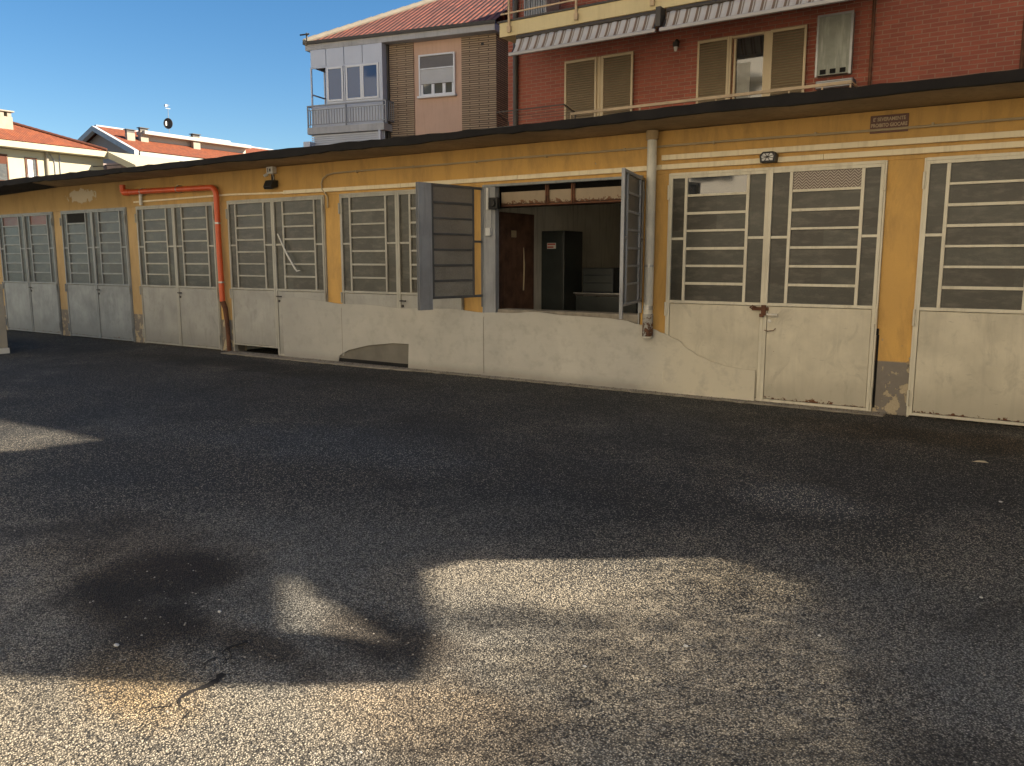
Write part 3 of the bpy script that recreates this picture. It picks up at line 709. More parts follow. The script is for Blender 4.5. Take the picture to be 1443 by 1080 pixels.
def floodlight(x, z, label, sensor):
    t_ = thing('floodlight', label, 'floodlight', (x,-.02,z), 0, 'floodlights over the garage doors')
    h = MB(); h.prism([(-.0,.0),(.0,-.10),(-.13,-.15),(-.16,-.11),(-.10,0.0)], -.10, .10, 'X'); h.build('lamp_housing', M['black_plastic'], t_, bevel=.006)
    f = MB(); f.quad([(-.085,-.012,-.108),(.085,-.012,-.108),(.085,-.128,-.154),(-.085,-.128,-.154)]); f.build('lamp_glass', M['mesh_grey'], t_)
    b = MB(); b.box(-.012,.012,-.05,0.0,0,.10 if sensor else .03); b.build('mount', M['black_plastic'], t_)
    if sensor:
        s = MB(); s.box(-.075,.075,-.09,0,.11,.22); s.tube([(-.09,-.05,.11),(-.13,-.10,.07)], .025, 8); s.tube([(.03,-.05,.12),(.07,-.07,.03),(.02,-.04,-.1)], .006, 6); s.build('junction_box', M['white'], t_, bevel=.01)
        s = MB(); s.box(-.045,-.03,-.094,-.0905,.13,.2); s.box(.0,.03,-.094,-.0905,.14,.19); s.build('cable_gland', M['black_plastic'], t_)
floodlight(-7.13, 2.99, 'black floodlight under a white junction box on the left', True)
# halogen bulkhead over the cream door
t_ = thing('bulkhead_light', 'small black caged bulkhead light above the cream door with handle', 'light', (1.22,-.04,2.80), 0)
h = MB(); h.prism([(-.085,-.055),(.085,-.055),(.095,.03),(.06,.065),(-.06,.065),(-.095,.03)], -.10, 0); h.build('lamp_body', M['black_plastic'], t_, bevel=.008)
h = MB(); h.prism([(-.06,-.035),(.06,-.035),(.07,.02),(.045,.045),(-.045,.045),(-.07,.02)], -.112, -.1005); h.build('lens', M['mesh_grey'], t_, bevel=.004)
h = MB()
for a in range(4):
    an = a*math.pi/4+.4; h.bar((-.085*math.cos(an),-.118,-.05*math.sin(an)+.005),(.085*math.cos(an),-.118,.05*math.sin(an)+.005), .006)
h.build('cage_wire', M['dark_iron'], t_)
# small boxes on the open bay jamb
t_ = thing('meter_box', 'black alarm box with a white switch box below on the open bay post', 'switch box', (-2.66,-.045,2.0))
h = MB(); h.box(0.02,.16,-.05,.02,.36,.52); h.tube([(.09,-.055,.44),(.09,-.085,.44)], .05, 14); h.build('alarm_unit', M['black_plastic'], t_, bevel=.008)
h = MB(); h.box(-.05,.03,-.035,.02,.0,.11); h.build('switch_housing', M['white'], t_, bevel=.006)
h = MB(); h.box(-.045,-.015,-.02,.02,.36,.66); h.build('cable_cover', M['white'], t_, bevel=.006)
h = MB()
for q in (-.04,-.02,.0,.02): h.tube([(q,-.01,.11),(q+.004,-.012,.24),(q,-.005,.36)], .004, 6)
h.build('wire', M['white'], t_)
# sign with lettering
t_ = thing('notice_sign', 'brown plate reading E\' SEVERAMENTE PROIBITO GIOCARE above the trunking', 'sign', (2.435,-.004,3.07))
h = MB(); h.box(-.185,.185,-.012,0,-.085,.095); h.build('plate', M['sign'], t_, bevel=.003)
def text_mesh(body, size, loc, name, mat, parent, xs=1.0):
    cu = bpy.data.curves.new(name, 'FONT'); cu.body = body; cu.size = size; cu.align_x = 'CENTER'; cu.align_y = 'CENTER'; cu.extrude = .001; cu.offset = .0012
    tmp = bpy.data.objects.new('tmp', cu); col.objects.link(tmp)
    dg = bpy.context.evaluated_depsgraph_get(); me = bpy.data.meshes.new_from_object(tmp.evaluated_get(dg))
    bpy.data.objects.remove(tmp); me.name = name; me.materials.clear(); me.materials.append(mat)
    me.transform(Matrix.Translation(loc) @ Matrix.Rotation(math.pi/2, 4, 'X') @ Matrix.Diagonal((xs,1,1,1)))
    o = bpy.data.objects.new(name, me); col.objects.link(o); o.parent = parent; return o
text_mesh("E' SEVERAMENTE", .050, (0,-.0135,.052), 'lettering', M['sign_text'], t_, .84)
text_mesh("PROIBITO GIOCARE", .050, (0,-.0135,-.008), 'lettering', M['sign_text'], t_, .78)
# pale rod leaning over the window of the door under the floodlight
t_ = thing('pale_rod', 'pale slanting rod hooked at its lower end before the door window', 'rod', (-6.8,-.08,1.5))
h = MB(); h.tube([(-.23,0,.60),(-.02,-.01,.28),(.16,0,.03),(.21,0,-.02),(.29,0,-.01)], [.010,.015,.014,.011,.006], 8); h.build('rod', M['white'], t_, smooth=True)
# yard wall end at the left edge
t_ = thing('wall_pier', 'beige rendered pier with a pale foot at the left edge', 'pier', (-12.3,-2.42,0))
h = MB(); h.box(-2.5,.70,-.30,0,.10,1.24); h.build('pier_body', mat_plain('beige render', (.42,.36,.26,1), .9, var=.15), t_, bevel=.01)
h = MB(); h.box(-2.52,.715,-.315,.015,0,.098); h.build('pier_foot', mat_plain('pale pier foot', (.75,.70,.58,1), .8, var=.1), t_, bevel=.008)  # foot strip coloured paler than the pier

# ------------------------------------------------------------------ red brick apartment house behind
YB = 6.5
bb = thing('brick_apartment_house', 'red brick apartment block with yellow balcony slab and striped awnings behind the garages', 'building', (0,YB,0))
h = MB(); h.box(-6.75, 14, 0, 12, 0, 11.4); h.build('wall', M['brick'], bb)
h = MB(); h.box(-6.8, 14.4, -.4, 12.05, 11.402, 11.6); h.build('roof', M['conc'], bb)
h = MB(); h.box(-6.4, 2.2, -1.25, -.002, 3.38, 3.5); o = h.build('balcony_slab', M['slabpaint'], bb); 
h = MB(); h.box(-6.16, 1.2, -1.2, -.002, 6.28, 6.56); h.build('balcony_slab', M['slabpaint'], bb, bevel=.006)
h = MB(); h.box(-6.20, 1.22, -1.22, -.002, 6.563, 6.60); h.build('slab_capping', M['rail_dark'], bb)
h = MB(); h.box(-5.9,1.2,-1.1,-.01,9.3,9.5); h.build('balcony_slab', M['slabpaint'], bb)
# upper railing
h = MB()
for x in (-5.89,-4.30,-2.68,-1.1,.5): h.box(x-.02,x+.02,-1.262,-1.226,6.38,7.5); h.box(x-.04,x+.04,-1.27,-1.221,6.34,6.46)
h.box(-6.1,1.2,-1.255,-1.235,6.70,6.73); h.box(-6.1,1.2,-1.26,-1.225,7.48,7.53)
h.build('upper_railing', M['rail_tan'], bb)
h = MB()
for i in range(42):
    x = -6.05+i*.115; h.tube([(x,-1.245,6.73),(x+.02,-1.245,6.95),(x-.02,-1.245,7.2),(x,-1.245,7.48)], .006, 5, False)
h.build('railing_rods', M['rail_dark'], bb)
h = MB(); h.box(-5.75,-5.2,-.9,-.35,6.60,7.4); h.build('air_conditioner', M['mesh_grey'], bb, bevel=.02)
h = MB()
for i in range(9): h.box(-5.73+i*.06,-5.70+i*.06,-.925,-.901,6.65,7.35)
h.build('ac_grille', M['rail_grey'], bb)
# awnings
def awning(x0, x1, label):
    c = MB(); n = int((x1-x0)/.025); rows = 5; g0 = []
    for i in range(n+1):
        x = x0+(x1-x0)*i/n; r_ = []
        for j in range(rows+1):
            f = j/rows; rip = .022*math.sin(2*math.pi*x/.2+.6)*(.3+f)+.01*math.sin(x*3)
            r_.append(len(c.v)); c.v.append((x, -1.22-.20*f+rip, 6.20-.34*f-.03*math.sin(math.pi*f)))
        g0.append(r_)
    for i in range(n):
        for j in range(rows): c.f.append((g0[i][j], g0[i+1][j], g0[i+1][j+1], g0[i][j+1]))
    o = c.build('awning', M['awning'], bb, smooth=True); o['label'] = label
    so = o.modifiers.new('thick', 'SOLIDIFY'); so.thickness = .004
    b = MB(); b.box(x0-.03, x1+.03, -1.48, -1.41, 5.80, 5.87); b.build('front_bar', M['alu'], o, bevel=.012)
    b = MB(); b.tube([(x0,-1.2,6.22),(x1,-1.2,6.22)], .045, 12); b.build('roller_tube', M['rail_dark'], o)
    for xe in (x0+.02, x1-.02): b = MB(); b.bar((xe,-1.15,6.2),(xe,-1.44,5.84), .03); b.build('awning_arm', M['rail_dark'], o)
awning(-5.72, -2.54, 'left striped awning'); awning(-2.40, 1.1, 'right striped awning')
h = MB(); h.box(-2.52,-2.42,-1.45,-1.2,5.9,6.25); h.build('awning_bracket', M['rail_dark'], bb, bevel=.01)
# louvred shutters and window
def shutter(x0, x1, z0, z1, label=None, y=-.10):
    f = MB(); f.box(x0, x0+.045, y, y+.04, z0, z1); f.box(x1-.045, x1, y, y+.04, z0, z1); f.box(x0+.045, x1-.045, y, y+.04, z1-.05, z1); f.box(x0+.045, x1-.045, y, y+.04, z0, z0+.06)
    o = f.build('shutter', M['brass'], bb, bevel=.004)
    if label: o['label'] = label
    s = MB(); n = int((z1-z0-.11)/.048)
    for i in range(n):
        z = z0+.065+i*.048
        s.quad([(x0+.045,y+.004,z),(x1-.045,y+.004,z),(x1-.045,y+.034,z+.042),(x0+.045,y+.034,z+.042)])
        s.quad([(x0+.045,y+.004,z),(x1-.045,y+.004,z),(x1-.045,y+.006,z-.009),(x0+.045,y+.006,z-.009)])
    s.build('louvre_slats', M['louvre'], o)
    return o
ZT = 5.89; ZB = 3.52
shutter(-5.22, -4.44, ZB, ZT, 'left leaf of the left shutter pair'); shutter(-4.32, -3.60, ZB, ZT, 'right leaf of the left shutter pair')
h = MB(); h.box(-4.438,-4.322,-.07,-.002,ZB,ZT); h.box(-4.395,-4.365,-.082,-.0705,ZB,ZT); h.build('shutter_mullion', M['brass'], bb)
shutter(-2.22, -1.58, ZB, ZT, 'left leaf of the half open window')
shutter(-.80, -.14, ZB, ZT, 'right leaf of the half open window')
h = MB(); h.box(-1.575,-1.535,-.10,-.002,ZB,ZT); h.box(-1.50,-1.46,-.06,-.002,ZB,ZT-.05); h.box(-.93,-.805,-.06,-.002,ZB,ZT); h.box(-1.535,-.93,-.08,-.002,ZT-.04,ZT)
wf = h.build('window', M['brass'], bb, bevel=.004)
h = MB(); h.box(-1.459,-.931,-.012,-.004,ZB,ZT-.045); h.build('pane', M['pane'], wf)
h = MB()
for i in range(14): x = -1.43+i*.018; h.box(x, x+.009, -.020, -.014, ZB, ZT-.5)
h.build('curtain', M['curtain'], wf)
# cupboard at the right end of the terrace
h = MB(); h.box(.06,.66,-.16,-.002,4.95,5.97); cbn = h.build('wall_cabinet', M['grey_door'], bb, bevel=.006)
h = MB(); h.box(.055,.09,-.175,-.161,4.93,5.99); h.box(.63,.67,-.175,-.161,4.93,5.99); h.box(.09,.63,-.175,-.161,5.955,5.99); h.build('cabinet_trim', M['mesh_grey'], cbn)
for i in range(3): h = MB(); h.box(.14+i*.17,.24+i*.17,-.168,-.1605,4.97,5.05); h.build('vent_slot', M['black'], cbn)
h = MB(); h.box(.10,.74,-.28,-.002,4.70,4.84)
h.build('louvre_box', M['blind_dark'], bb, bevel=.01)
h = MB()
for i in range(5): h.box(.12,.72,-.295,-.2805,4.715+i*.025,4.727+i*.025)
h.build('louvre_grille', M['mesh_grey'], bb)
# lower railing on the terrace edge
h = MB(); h.bar((-4.42,-1.2,4.57),(.92,-1.2,4.58), .05); h.bar((.92,-1.2,4.57),(.92,-.05,4.57), .03)
for x in (-4.42,-2.9,-1.4,-.1,.45,.90): h.box(x-.012,x+.012,-1.212,-1.19,3.5,4.55)
h.build('terrace_railing', M['rail_tan'], bb)
h = MB(); y0, y1 = 4.56-YB, 5.62-YB
for a, b in (((-5.72,y0),(-4.16,y0)),((-4.16,y0),(-4.46,y1)),((-4.46,y1),(-6.2,y1)),((-6.2,y1),(-5.72,y0)),((-5.75,y0+.25),(-4.24,y0+.25)),((-5.9,y0+.55),(-4.32,y0+.55)),((-6.05,y0+.8),(-4.4,y0+.8))):
    th = .022 if abs(a[1]-b[1]) > .01 or a[1] == y0 else .008
    h.bar((a[0],a[1],4.62),(b[0],b[1],4.62), th)
h.bar((-4.5,y1,3.5),(-4.5,y1,4.62), .02); h.bar((-6.15,y1,3.5),(-6.15,y1,4.62), .02)
h.build('drying_rack', M['rail_dark'], bb)
# wall lamp, pipes
h = MB(); h.tube([(-2.66,-.002,5.95),(-2.66,-.09,5.97),(-2.66,-.13,5.93)], .03, 8); h.box(-2.71,-2.61,-.17,-.08,5.84,5.93); wlp = h.build('wall_lamp', M['dark_iron'], bb, bevel=.006)
h = MB(); h.tube([(-2.66,-.125,5.76),(-2.66,-.125,5.84)], [.028,.042], 10); h.build('lamp_glass', M['white'], wlp)
for x, r_, mm in ((-6.50,.06,'rail_dark'),(.97,.028,'rust'),(3.26,.035,'rust')):
    h = MB(); h.tube([(x,-r_-.012,3.4),(x,-r_-.012,11.3)], r_, 10); h.build('downpipe', M[mm], bb, smooth=True)

# ------------------------------------------------------------------ house with buff brick stripes
st = thing('striped_brick_house', 'buff brick and pink plaster house with glazed veranda under a red tiled hip roof', 'house', (-13.98,10.55,0), R(12))
EZ = 8.32
h = MB(); h.box(-2.6,.036,1.12,9,0,8.28); h.box(-2.6,-.06,.0,1.1,0,5.2); h.box(.89,2.52,0,9,0,8.28); h.build('wall', M['pink'], st)
h = MB(); h.box(.04,.888,-.03,.5,0,8.28); h.box(2.522,3.64,-.03,1.3,0,8.28); h.build('brick_facing', M['strip_brick'], st)
h = MB(); h.box(3.641,3.66,-.03,1.3,0,8.28); h.build('brick_return', M['strip_brick_side'], st)
h = MB(); h.box(2.6,6.2,1.31,8,0,9.0); h.build('rear_wall', M['pink'], st)
h = MB(); h.box(3.18,3.26,-.06,-.031,7.98,8.06); h.build('vent', M['dark_iron'], st)
# eave box
h = MB(); h.box(-2.85,3.75,-.35,8,8.29,8.50); h.build('eave', M['conc'], st, bevel=.01)
h = MB(); h.box(-2.89,3.79,-.42,-.351,8.47,8.56); h.tube([(-2.7,-.45,8.55),(-2.7,-.45,8.80)], .03, 8); h.tube([(-2.95,-.45,8.76),(-2.6,-.45,8.76)], .025, 8); h.build('gutter', M['rail_dark'], st)
# hip roof with tiles
def roof_quad(mb, pts):
    p = [Vector(q) for q in pts]; e = (p[1]-p[0]).normalized(); n = (p[1]-p[0]).cross(p[-1]-p[0]).normalized(); f = n.cross(e)
    mb.quad(p, [((q-p[0]).dot(e), (q-p[0]).dot(f)) for q in p])
h = MB(); HS = .575
A, B_, C_, D_ = (-2.85,-.4,8.53), (3.77,-.4,8.53), (3.77,8.5,8.53), (-2.85,8.5,8.53)
hw = 4.45; zr = 8.53+HS*hw; r1 = (-2.85+hw,-.4+hw,zr)
roof_quad(h, [A,B_,(3.77,1.0,8.53+HS*1.4),(6.3,1.0,8.53+HS*1.4),(6.3,-.4+hw,zr),r1]); roof_quad(h, [D_,A,r1]); roof_quad(h, [(6.3,8.5,8.53),D_,r1,(6.3,-.4+hw,zr)])
h.build('roof', M['tiles_dull'], st)
def ridge(mb, a, b, r_=.10, wob=.0):
    a = Vector(a); b = Vector(b); n = max(2, int((b-a).length/.38))
    for i in range(n):
        p = a+(b-a)*(i/n); q = a+(b-a)*((i+1.12)/n); mb.tube([p, q], [r_*.85, r_], 8)
h = MB(); ridge(h, A, r1, .13); ridge(h, r1, (6.3,-.4+hw,zr), .1); h.build('ridge_tiles', M['chimney'], st)
# window with blind
h = MB(); h.box(1.08,1.13,-.07,0.0,6.62,7.88); h.box(2.26,2.31,-.07,0,6.62,7.88); h.box(1.13,2.26,-.07,0,7.83,7.88); h.box(1.04,2.35,-.12,0,6.60,6.66); h.box(1.13,2.26,-.06,-.01,7.44,7.48)
wn = h.build('window', M['whiteframe'], st, bevel=.005)
h = MB(); h.box(1.13,2.26,-.035,-.005,7.485,7.825); h.build('blind_box', M['blind_dark'], wn)
h = MB()
for i in range(9): h.box(1.13,2.26,-.045,-.01,7.02+i*.046,7.062+i*.046)
h.build('blind', M['blind'], wn)
h = MB()
for a, b in ((1.13,1.21),(1.50,1.60),(1.88,1.98),(2.20,2.26)): h.box(a,b,-.04,-.01,6.67,7.0)
h.box(1.21,2.2,-.036,-.012,6.67,6.72); h.build('casement', M['whiteframe'], wn)
h = MB(); h.box(1.15,2.25,-.012,-.004,6.68,7.02); h.build('pane', M['pane'], wn)
# veranda (aluminium box) and balcony
vy = -.35
h = MB()
for a, b in ((-2.66,-2.09),(-2.07,-1.42),(-1.40,-.75),(-.73,-.06)): h.box(a,b,vy,vy+.03,7.76,8.285)
h.box(-2.66,-2.63,vy+.031,1.1,7.76,8.285); h.box(-.055,-.03,vy,.9,5.9,8.285)
vr = h.build('veranda', M['alu_panel'], st, bevel=.004)
h = MB()
for x in (-2.68,-2.10,-1.43): h.box(x,x+.045,vy-.01,vy+.035,5.88,7.72)
h.box(-.15,-.03,vy-.012,vy-.001,5.88,8.285); h.box(-2.68,-.15,vy-.012,vy+.03,7.715,7.755); h.box(-2.07,-.15,vy-.01,vy+.035,6.60,6.655)
h.box(-2.66,-2.62,1.05,1.1,5.88,7.76); h.box(-2.66,-2.62,.35,.40,5.88,7.76); h.box(-2.66,-2.62,vy+.04,1.04,6.9,6.94); h.box(-2.2,-2.16,1.06,1.1,5.88,7.76)
h.build('veranda_frame', M['alu_panel'], vr)
h = MB(); h.box(-2.66,-.16,vy+.0,vy+.02,5.88,6.60); h.build('lower_sheet', M['alu_panel'], vr)
def vwin(x0, x1):
    f = MB(); f.box(x0,x0+.06,vy-.03,vy+.01,6.66,7.71); f.box(x1-.06,x1,vy-.03,vy+.01,6.66,7.71); f.box(x0+.06,x1-.06,vy-.03,vy+.01,7.65,7.71); f.box(x0+.06,x1-.06,vy-.03,vy+.01,6.66,6.72)
    f.build('veranda_window', M['whiteframe'], vr, bevel=.004)
    f = MB(); f.box(x0+.06,x1-.06,vy-.012,vy-.006,6.72,7.65); f.build('pane', M['pane_sky_blue'], vr)
vwin(-2.05,-1.45); vwin(-1.35,-.765); vwin(-.76,-.16)
h = MB(); h.box(-2.05,-1.9,vy+.1,1.1,5.9,7.75); h.box(-1.9,-.2,1.0,1.1,5.9,7.75); h.build('inner_partition', M['rail_dark'], vr)
h = MB(); h.box(-2.74,.10,-.55,1.1,5.66,5.87); h.build('balcony_slab', M['conc'], st, bevel=.008)
h = MB(); h.box(-2.74,.17,-.51,-.48,6.52,6.56); h.box(-2.74,.17,-.505,-.485,6.40,6.42); h.box(-2.74,.17,-.505,-.485,5.95,5.975); h.box(.15,.17,-.48,-.03,6.52,6.56); h.box(.15,.17,-.48,-.03,5.95,5.975); h.box(-2.74,-2.71,-.48,1.1,6.52,6.56)
for i in range(29): x = -2.73+i*.1; h.box(x-.009,x+.009,-.503,-.487,5.975,6.40)
for i in range(4): y = -.4+i*.12; h.box(.152,.168,y-.008,y+.008,5.975,6.52)
for i in range(12): y = -.4+i*.12; h.box(-2.732,-2.718,y-.008,y+.008,5.87,6.52)
for x in (-2.73,-1.3,.15): h.box(x-.02,x+.02,-.515,-.475,5.86,6.56)
h.build('balcony_railing', M['rail_grey'], st)
h = MB()
for i in range(7): h.box(-2.65,.0,-.45,-.42,5.2+i*.065,5.235+i*.065)
h.box(-2.6,.02,-.38,-.36,4.4,5.655); h.box(-2.80,-2.55,-.7,-.3,4.5,5.42); h.box(-.08,-.01,-.6,-.45,5.2,5.655)
h.build('lower_awning', M['alu_panel'], st)
h = MB(); h.box(-.028,.035,-.02,.9,4,8.285); h.build('dark_recess', M['rail_dark'], st)
h = MB(); h.tube([(-.0,-.07,4),(-.0,-.07,8.28)], .035, 8); h.build('downpipe', M['rail_dark'], st)

# ------------------------------------------------------------------ cream house on the far left
ch = thing('cream_house', 'sunlit cream house with orange tiled roof and stepped chimney at the left edge', 'house', (-50.66,16,0))
h = MB(); h.box(-9,-.82,-14,6.95,0,8.55); h.build('wall', M['cream_wall'], ch)
h = MB(); h.box(-9.5,0,-14.5,6.8,8.58,8.96); h.build('eave', M['cream_wall'], ch, bevel=.02)
# far end wing whose verge slopes down to the right
h = MB(); h.prism([(-1.0,8.9),(0.0,8.96),(3.2,7.87),(3.2,7.45),(-.1,8.55),(-1.0,8.55)], 6.81, 7.1); h.prism([(-1.0,8.9),(0.0,8.96),(3.2,7.87),(3.2,7.75),(-.1,8.8),(-1.0,8.8)], 7.11, 12); h.build('verge', M['cream_wall'], ch)
h = MB(); h.box(-9,-3.0,6.96,12,0,8.5); h.box(-2.9,-.95,8.4,12,0,8.5); h.build('rear_wall', M['mauve'], ch)
sl = .42
def cr(x, y): return (x, y, 9.0-sl*x)
h = MB(); roof_quad(h, [cr(.0,-14), cr(.0,6.8), cr(-4.5,1.6), cr(-4.5,-14)])
roof_quad(h, [(.0,6.8,9.0), (-9,6.8,9.0), (-4.5,1.6,9.0+sl*4.5)]); roof_quad(h, [(-9,6.8,9.0),(-9,-14,9.0),(-4.5,-14,10.89),(-4.5,1.6,10.89)])
h.build('roof', M['tiles_lit'], ch)
h = MB(); ridge(h, (0,6.8,9.05), (-4.5,1.6,10.93), .13); ridge(h, (-4.5,1.6,10.93), (-4.5,-14,10.93), .13); h.build('ridge_tiles', M['tiles_lit'], ch)
h = MB(); h.box(-3.3,-2.3,-.2,1.95,9.3,10.75); chm = h.build('chimney', M['chimney'], ch, bevel=.02)
h = MB(); h.box(-3.4,-2.2,-.3,2.05,11.05,11.13)
for i in range(5): h.box(-3.2,-2.32,-.15+i*.45,.1+i*.45,10.75,11.05)
h.build('chimney_cap', M['chimney'], chm, bevel=.01)
# windows in the wall that faces the yard
h = MB(); h.box(-.82,-.76,1.75,1.83,6.3,8.13); h.box(-.82,-.76,2.42,2.50,6.3,8.13); h.box(-.82,-.76,1.83,2.42,8.05,8.13); wn = h.build('window', M['rust'], ch)
h = MB(); h.box(-.82,-.80,1.83,2.42,6.3,8.05); h.build('pane', M['glass_cool'], wn)
h = MB(); h.box(-.799,-.785,1.9,2.2,6.3,8.0); h.build('curtain', M['white'], wn)
h = MB(); h.box(-.82,-.76,.62,.70,6.6,8.2); h.box(-.82,-.76,-.6,.62,8.12,8.2); h.box(-.82,-.70,-.7,.8,6.45,6.58); wn = h.build('window', M['rust'], ch)
h = MB(); h.box(-.82,-.78,-.5,.62,7.6,8.12); h.build('roller_blind', M['tiles_lit'], wn)
h = MB(); h.box(-.82,-.79,-.5,.62,6.6,7.6); h.build('pane', M['glass_cool'], wn)
h = MB(); h.box(-.8,-.1,1.2,2.9,6.0,6.12)
for i in range(12): y = 1.2+i*.15; h.box(-.12,-.1,y-.008,y+.008,6.12,7.0)
h.box(-.13,-.09,1.2,2.9,6.75,6.8); h.build('balcony_railing', M['rail_grey'], ch)
h = MB(); h.tube([(-.72,3.1,3),(-.72,3.1,8.6)], .10, 10); h.build('downpipe', M['chimney'], ch)
h = MB(); h.tube([(-.78,3.65,3),(-.78,3.6,8.0),(-.78,3.35,8.5)], .03, 8); h.tube([(-.78,3.95,3),(-.78,3.95,8.5)], .035, 8); h.build('cable_pipe', M['rail_grey'], ch)
h = MB(); h.bar((-.8,6.2,7.95),(2.2,7.6,8.1), .05); h.build('guy_bar', M['dark_iron'], ch)

# ------------------------------------------------------------------ gabled house far behind
gh = thing('gabled_house', 'distant gabled house with orange tiled roof, white parapet and chimneys', 'house', (-84.7,42,0))
h = MB(); h.prism([(-7.3,0),(7.2,0),(7.2,12.9),(0,15.7),(-7.3,12.9)], .5, 24); h.build('wall', M['mauve'], gh)
h = MB(); h.box(7.21,7.35,.9,24,0,12.75); h.box(4.6,7.4,.25,.49,11.5,13.0); h.build('side_wall', M['white_wall'], gh)
h = MB(); h.prism([(0,16.05),(7.6,12.95),(7.6,12.35),(0,15.5),(-7.8,12.35),(-7.8,12.95)], -.6, -.1); h.build('verge', M['conc'], gh)
h = MB(); h.box(7.0,7.75,-.05,26,12.35,12.85); h.box(7.3,8.6,-.3,26,11.55,11.95); h.build('eave', M['white_wall'], gh)
h = MB(); roof_quad(h, [(7.6,-.1,12.95),(7.6,26,12.95),(0,26,16.08),(0,-.1,16.08)]); roof_quad(h, [(-7.8,26,12.95),(-7.8,-.1,12.95),(0,-.1,16.08),(0,26,16.08)]); h.build('roof', M['tiles_lit'], gh)
h = MB(); h.box(-.4,.0,-.1,26,15.9,16.22); h.build('ridge_tiles', M['conc'], gh)
h = MB(); h.box(2.9,3.4,2.9,16.9,14.5,15.25); h.box(2.8,4.4,2.8,17,15.255,15.62); h.build('roof_parapet', M['white_wall'], gh)
h = MB(); h.box(-2.4,.2,12,17.2,15.9,16.5); h.build('roof_box', M['white_wall'], gh)
for x, y, zt, s_ in ((3.9,.9,15.55,.40),(3.7,2.6,15.95,.44),(3.9,9.0,16.05,.5)):
    h = MB(); h.box(x-s_/2,x+s_/2,y,y+.9,13.5,zt-.35); c_ = h.build('chimney', M['chimney'], gh)
    h = MB(); h.box(x-s_*.72,x+s_*.72,y-.12,y+1.02,zt-.05,zt+.02)
    for q in (-.3,.0,.3): h.box(x+q*s_-.05,x+q*s_+.05,y,y+.9,zt-.35,zt-.05)
    h.build('chimney_cap', M['rail_dark'], c_)
an = thing('rooftop_antenna', 'thin aerial mast with a round dark dish on the far roof parapet', 'antenna', (-80.32,47.8,15.75))
h = MB(); h.tube([(0,0,0),(0,0,3.1)], .03, 6); h.build('mast', M['mesh_grey'], an)
h = MB(); h.bar((-.2,-.35,2.9),(.2,.1,2.95), .03); h.bar((0,-.3,2.6),(0,.3,2.6), .03); h.box(-.12,.1,-.35,-.15,2.75,3.0); h.build('aerial', M['white'], an)
h = MB(); n = 20; i0 = len(h.v); h.v.append((0,0,0))
for rr, dp in ((.28,-.03),(.52,-.12)):
    for j in range(n): a = 2*math.pi*j/n; h.v.append((rr*math.cos(a), dp, rr*math.sin(a)*1.15))
for j in range(n): h.f.append((0,1+j,1+(j+1)%n)); h.f.append((1+j,1+n+j,1+n+(j+1)%n,1+(j+1)%n))
o = h.build('satellite_dish', M['dark_iron'], an, M=Matrix.Translation((.1,-.1,.95)) @ Matrix.Rotation(R(35),4,'Z')); s_ = o.modifiers.new('t','SOLIDIFY'); s_.thickness = .05
h = MB(); h.box(.04,.18,-.5,-.36,.7,1.15); h.build('feed_horn', M['white'], an)

# ------------------------------------------------------------------ surroundings outside the frame
ob = thing('facing_building', 'sunlit cream apartment block across the yard behind the viewer', 'building', (0,-17,0))
h = MB(); h.box(-34,14,-10,0,0,20); h.build('wall', mat_plain('pale yellow plaster', (.80,.73,.59,1), .9, var=.05), ob)
for fl_ in range(6):
    for i in range(9):
        x = -24+i*4.4; h = MB(); h.box(x,x+1.3,.0,.06,1+fl_*3.1,2.6+fl_*3.1); h.build('window', M['glass_cool'], ob)
    h = MB(); h.box(-20,-8,.01,1.1,.6+fl_*3.1,.75+fl_*3.1); h.build('balcony_slab', M['white_wall'], ob)
# added unseen wall; its openings are cut to shape the sunlit patches
XW = 7.2; kY = math.tan(SUN_AZ); kZ = math.tan(SUN_EL)/math.cos(SUN_AZ)
def lift(x, y): return (y+(XW-x)*kY, (XW-x)*kZ)
lit_patch = [(0.9,-8.35),(1.3,-7.72),(1.62,-7.5),(2.0,-7.22),(1.78,-6.85),(1.45,-6.5),(1.26,-6.29),(1.34,-6.05),(1.52,-5.93),(1.9,-5.66),(2.5,-5.22),(2.85,-5.6),(3.05,-6.2),(3.2,-6.8),(3.35,-7.4),(3.6,-8.2),(3.3,-9.6),(-2,-9.9),(.2,-8.25),(.55,-8.12)]
lit_patch = [(-2.2,-9.4),(.2,-8.3),(.6,-8.1),(1.3,-7.72),(1.62,-7.5),(2.0,-7.22),(1.78,-6.85),(1.45,-6.5),(1.26,-6.29),(1.34,-6.05),(1.52,-5.93),(1.9,-5.66),(2.5,-5.22),(3.05,-5.3),(3.4,-6.0),(3.65,-6.8),(3.85,-7.4),(4.0,-8.2),(3.9,-10.6),(.5,-11.5)]
tri = [(-3.32,-5.50),(-4.1,-5.5),(-5.6,-5.58),(-7.2,-5.9),(-6.0,-6.9),(-4.4,-6.45),(-3.5,-6.2),(-3.42,-5.85)]
sliv = [(.62,-6.72),(.95,-6.80),(1.05,-6.88),(1.25,-6.90),(1.75,-7.04),(1.5,-7.10),(1.22,-7.22),(.95,-7.02)]
from mathutils.geometry import tessellate_polygon
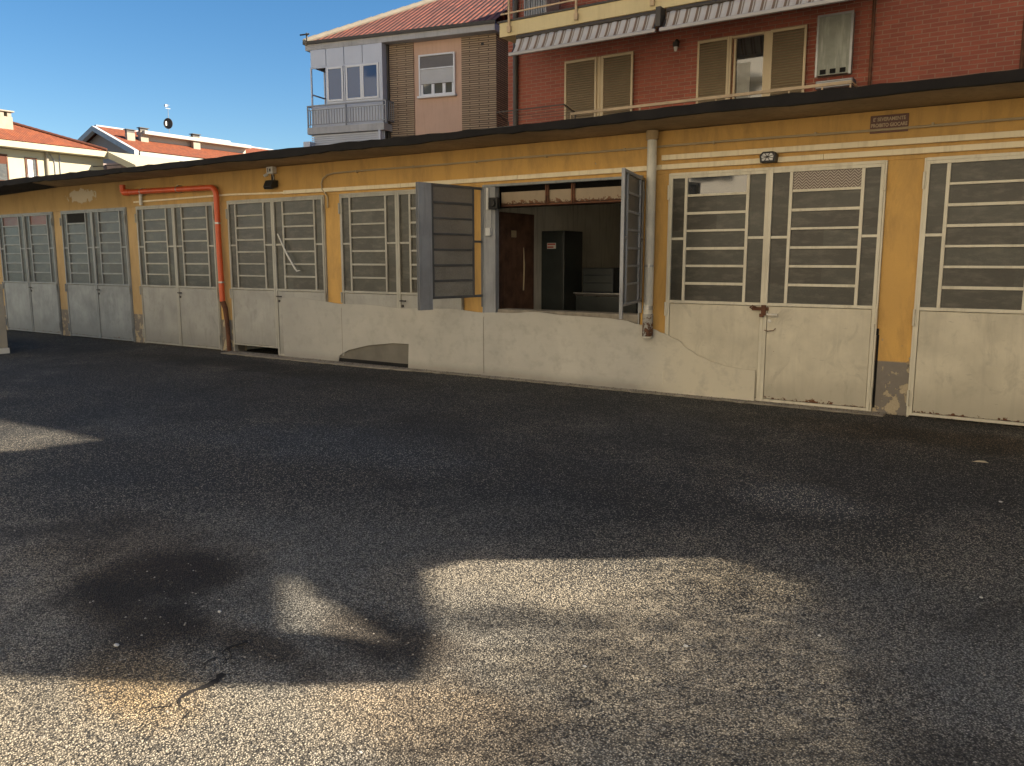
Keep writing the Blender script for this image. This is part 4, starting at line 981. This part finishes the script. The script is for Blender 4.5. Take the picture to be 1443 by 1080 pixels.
def wall_with_holes(outer, holes, x0, x1):
    polys = [outer]+holes; flat = [p for q in polys for p in q]
    tris = tessellate_polygon([[Vector((a, b, 0)) for a, b in q] for q in polys])
    mb = MB(); n = len(flat)
    mb.v = [(x0, a, b) for a, b in flat]+[(x1, a, b) for a, b in flat]
    for t in tris: mb.f.append(tuple(t)); mb.f.append(tuple(n+i for i in reversed(t)))
    o = 0
    for q in polys:
        m = len(q)
        for i in range(m): a, b = o+i, o+(i+1) % m; mb.f.append((a, b, n+b, n+a))
        o += m
    return mb
OUT = [(6.3,0),(6.3,13.5),(-6.2,13.5)]+[lift(*p) for p in lit_patch[:19]]+[(-5.6,0)]
nb = thing('sun_blocker_wall', 'added sun blocker with openings shaped for the sunlit patches, outside the view', 'wall', (XW,0,0))
h = wall_with_holes(OUT, [[lift(*p) for p in tri], [lift(*p) for p in sliv]], 0, .08)
h.build('wall', M['blocker_wall'], nb)
# added unseen leaf screen that thins the sun at the lit patch edge
random.seed(9)
vn = MB()
for i in range(125000):
    gx = random.uniform(1.5, 4.1); gy = random.uniform(-9.8, -5.0)
    u = .95*max(0,(gx-2.25-.10*math.sin(gy*2.1+.6))/1.0)
    f = min(1, max(0, (gx-1.7)/1.4)); cyl = -6.80+.75*f
    u = max(u, .62*math.exp(-((gy-cyl)/.15)**2)*min(1, max(0, (gx-1.6)/.4)))
    if random.random() > max(0, min(1, u)): continue
    a, b = lift(gx, gy); s_ = random.uniform(.010,.018); c0 = Vector((random.uniform(-.20,-.05), a, b))
    d1 = Vector((random.gauss(0,1),random.gauss(0,1),random.gauss(0,1))).normalized(); d2 = d1.cross(Vector((random.gauss(0,1),random.gauss(0,1),1))).normalized()
    vn.quad([c0-d1*s_, c0+d2*s_*.6, c0+d1*s_, c0-d2*s_*.6])
vo = vn.build('leaf_screen', mat_plain('added screen leaves', (.06,.09,.03,1), .7)); vo.location = (XW,0,0)
tag(vo, 'added leaf screen softening the edge of the sun patch, outside the view', 'screen', kind='stuff')
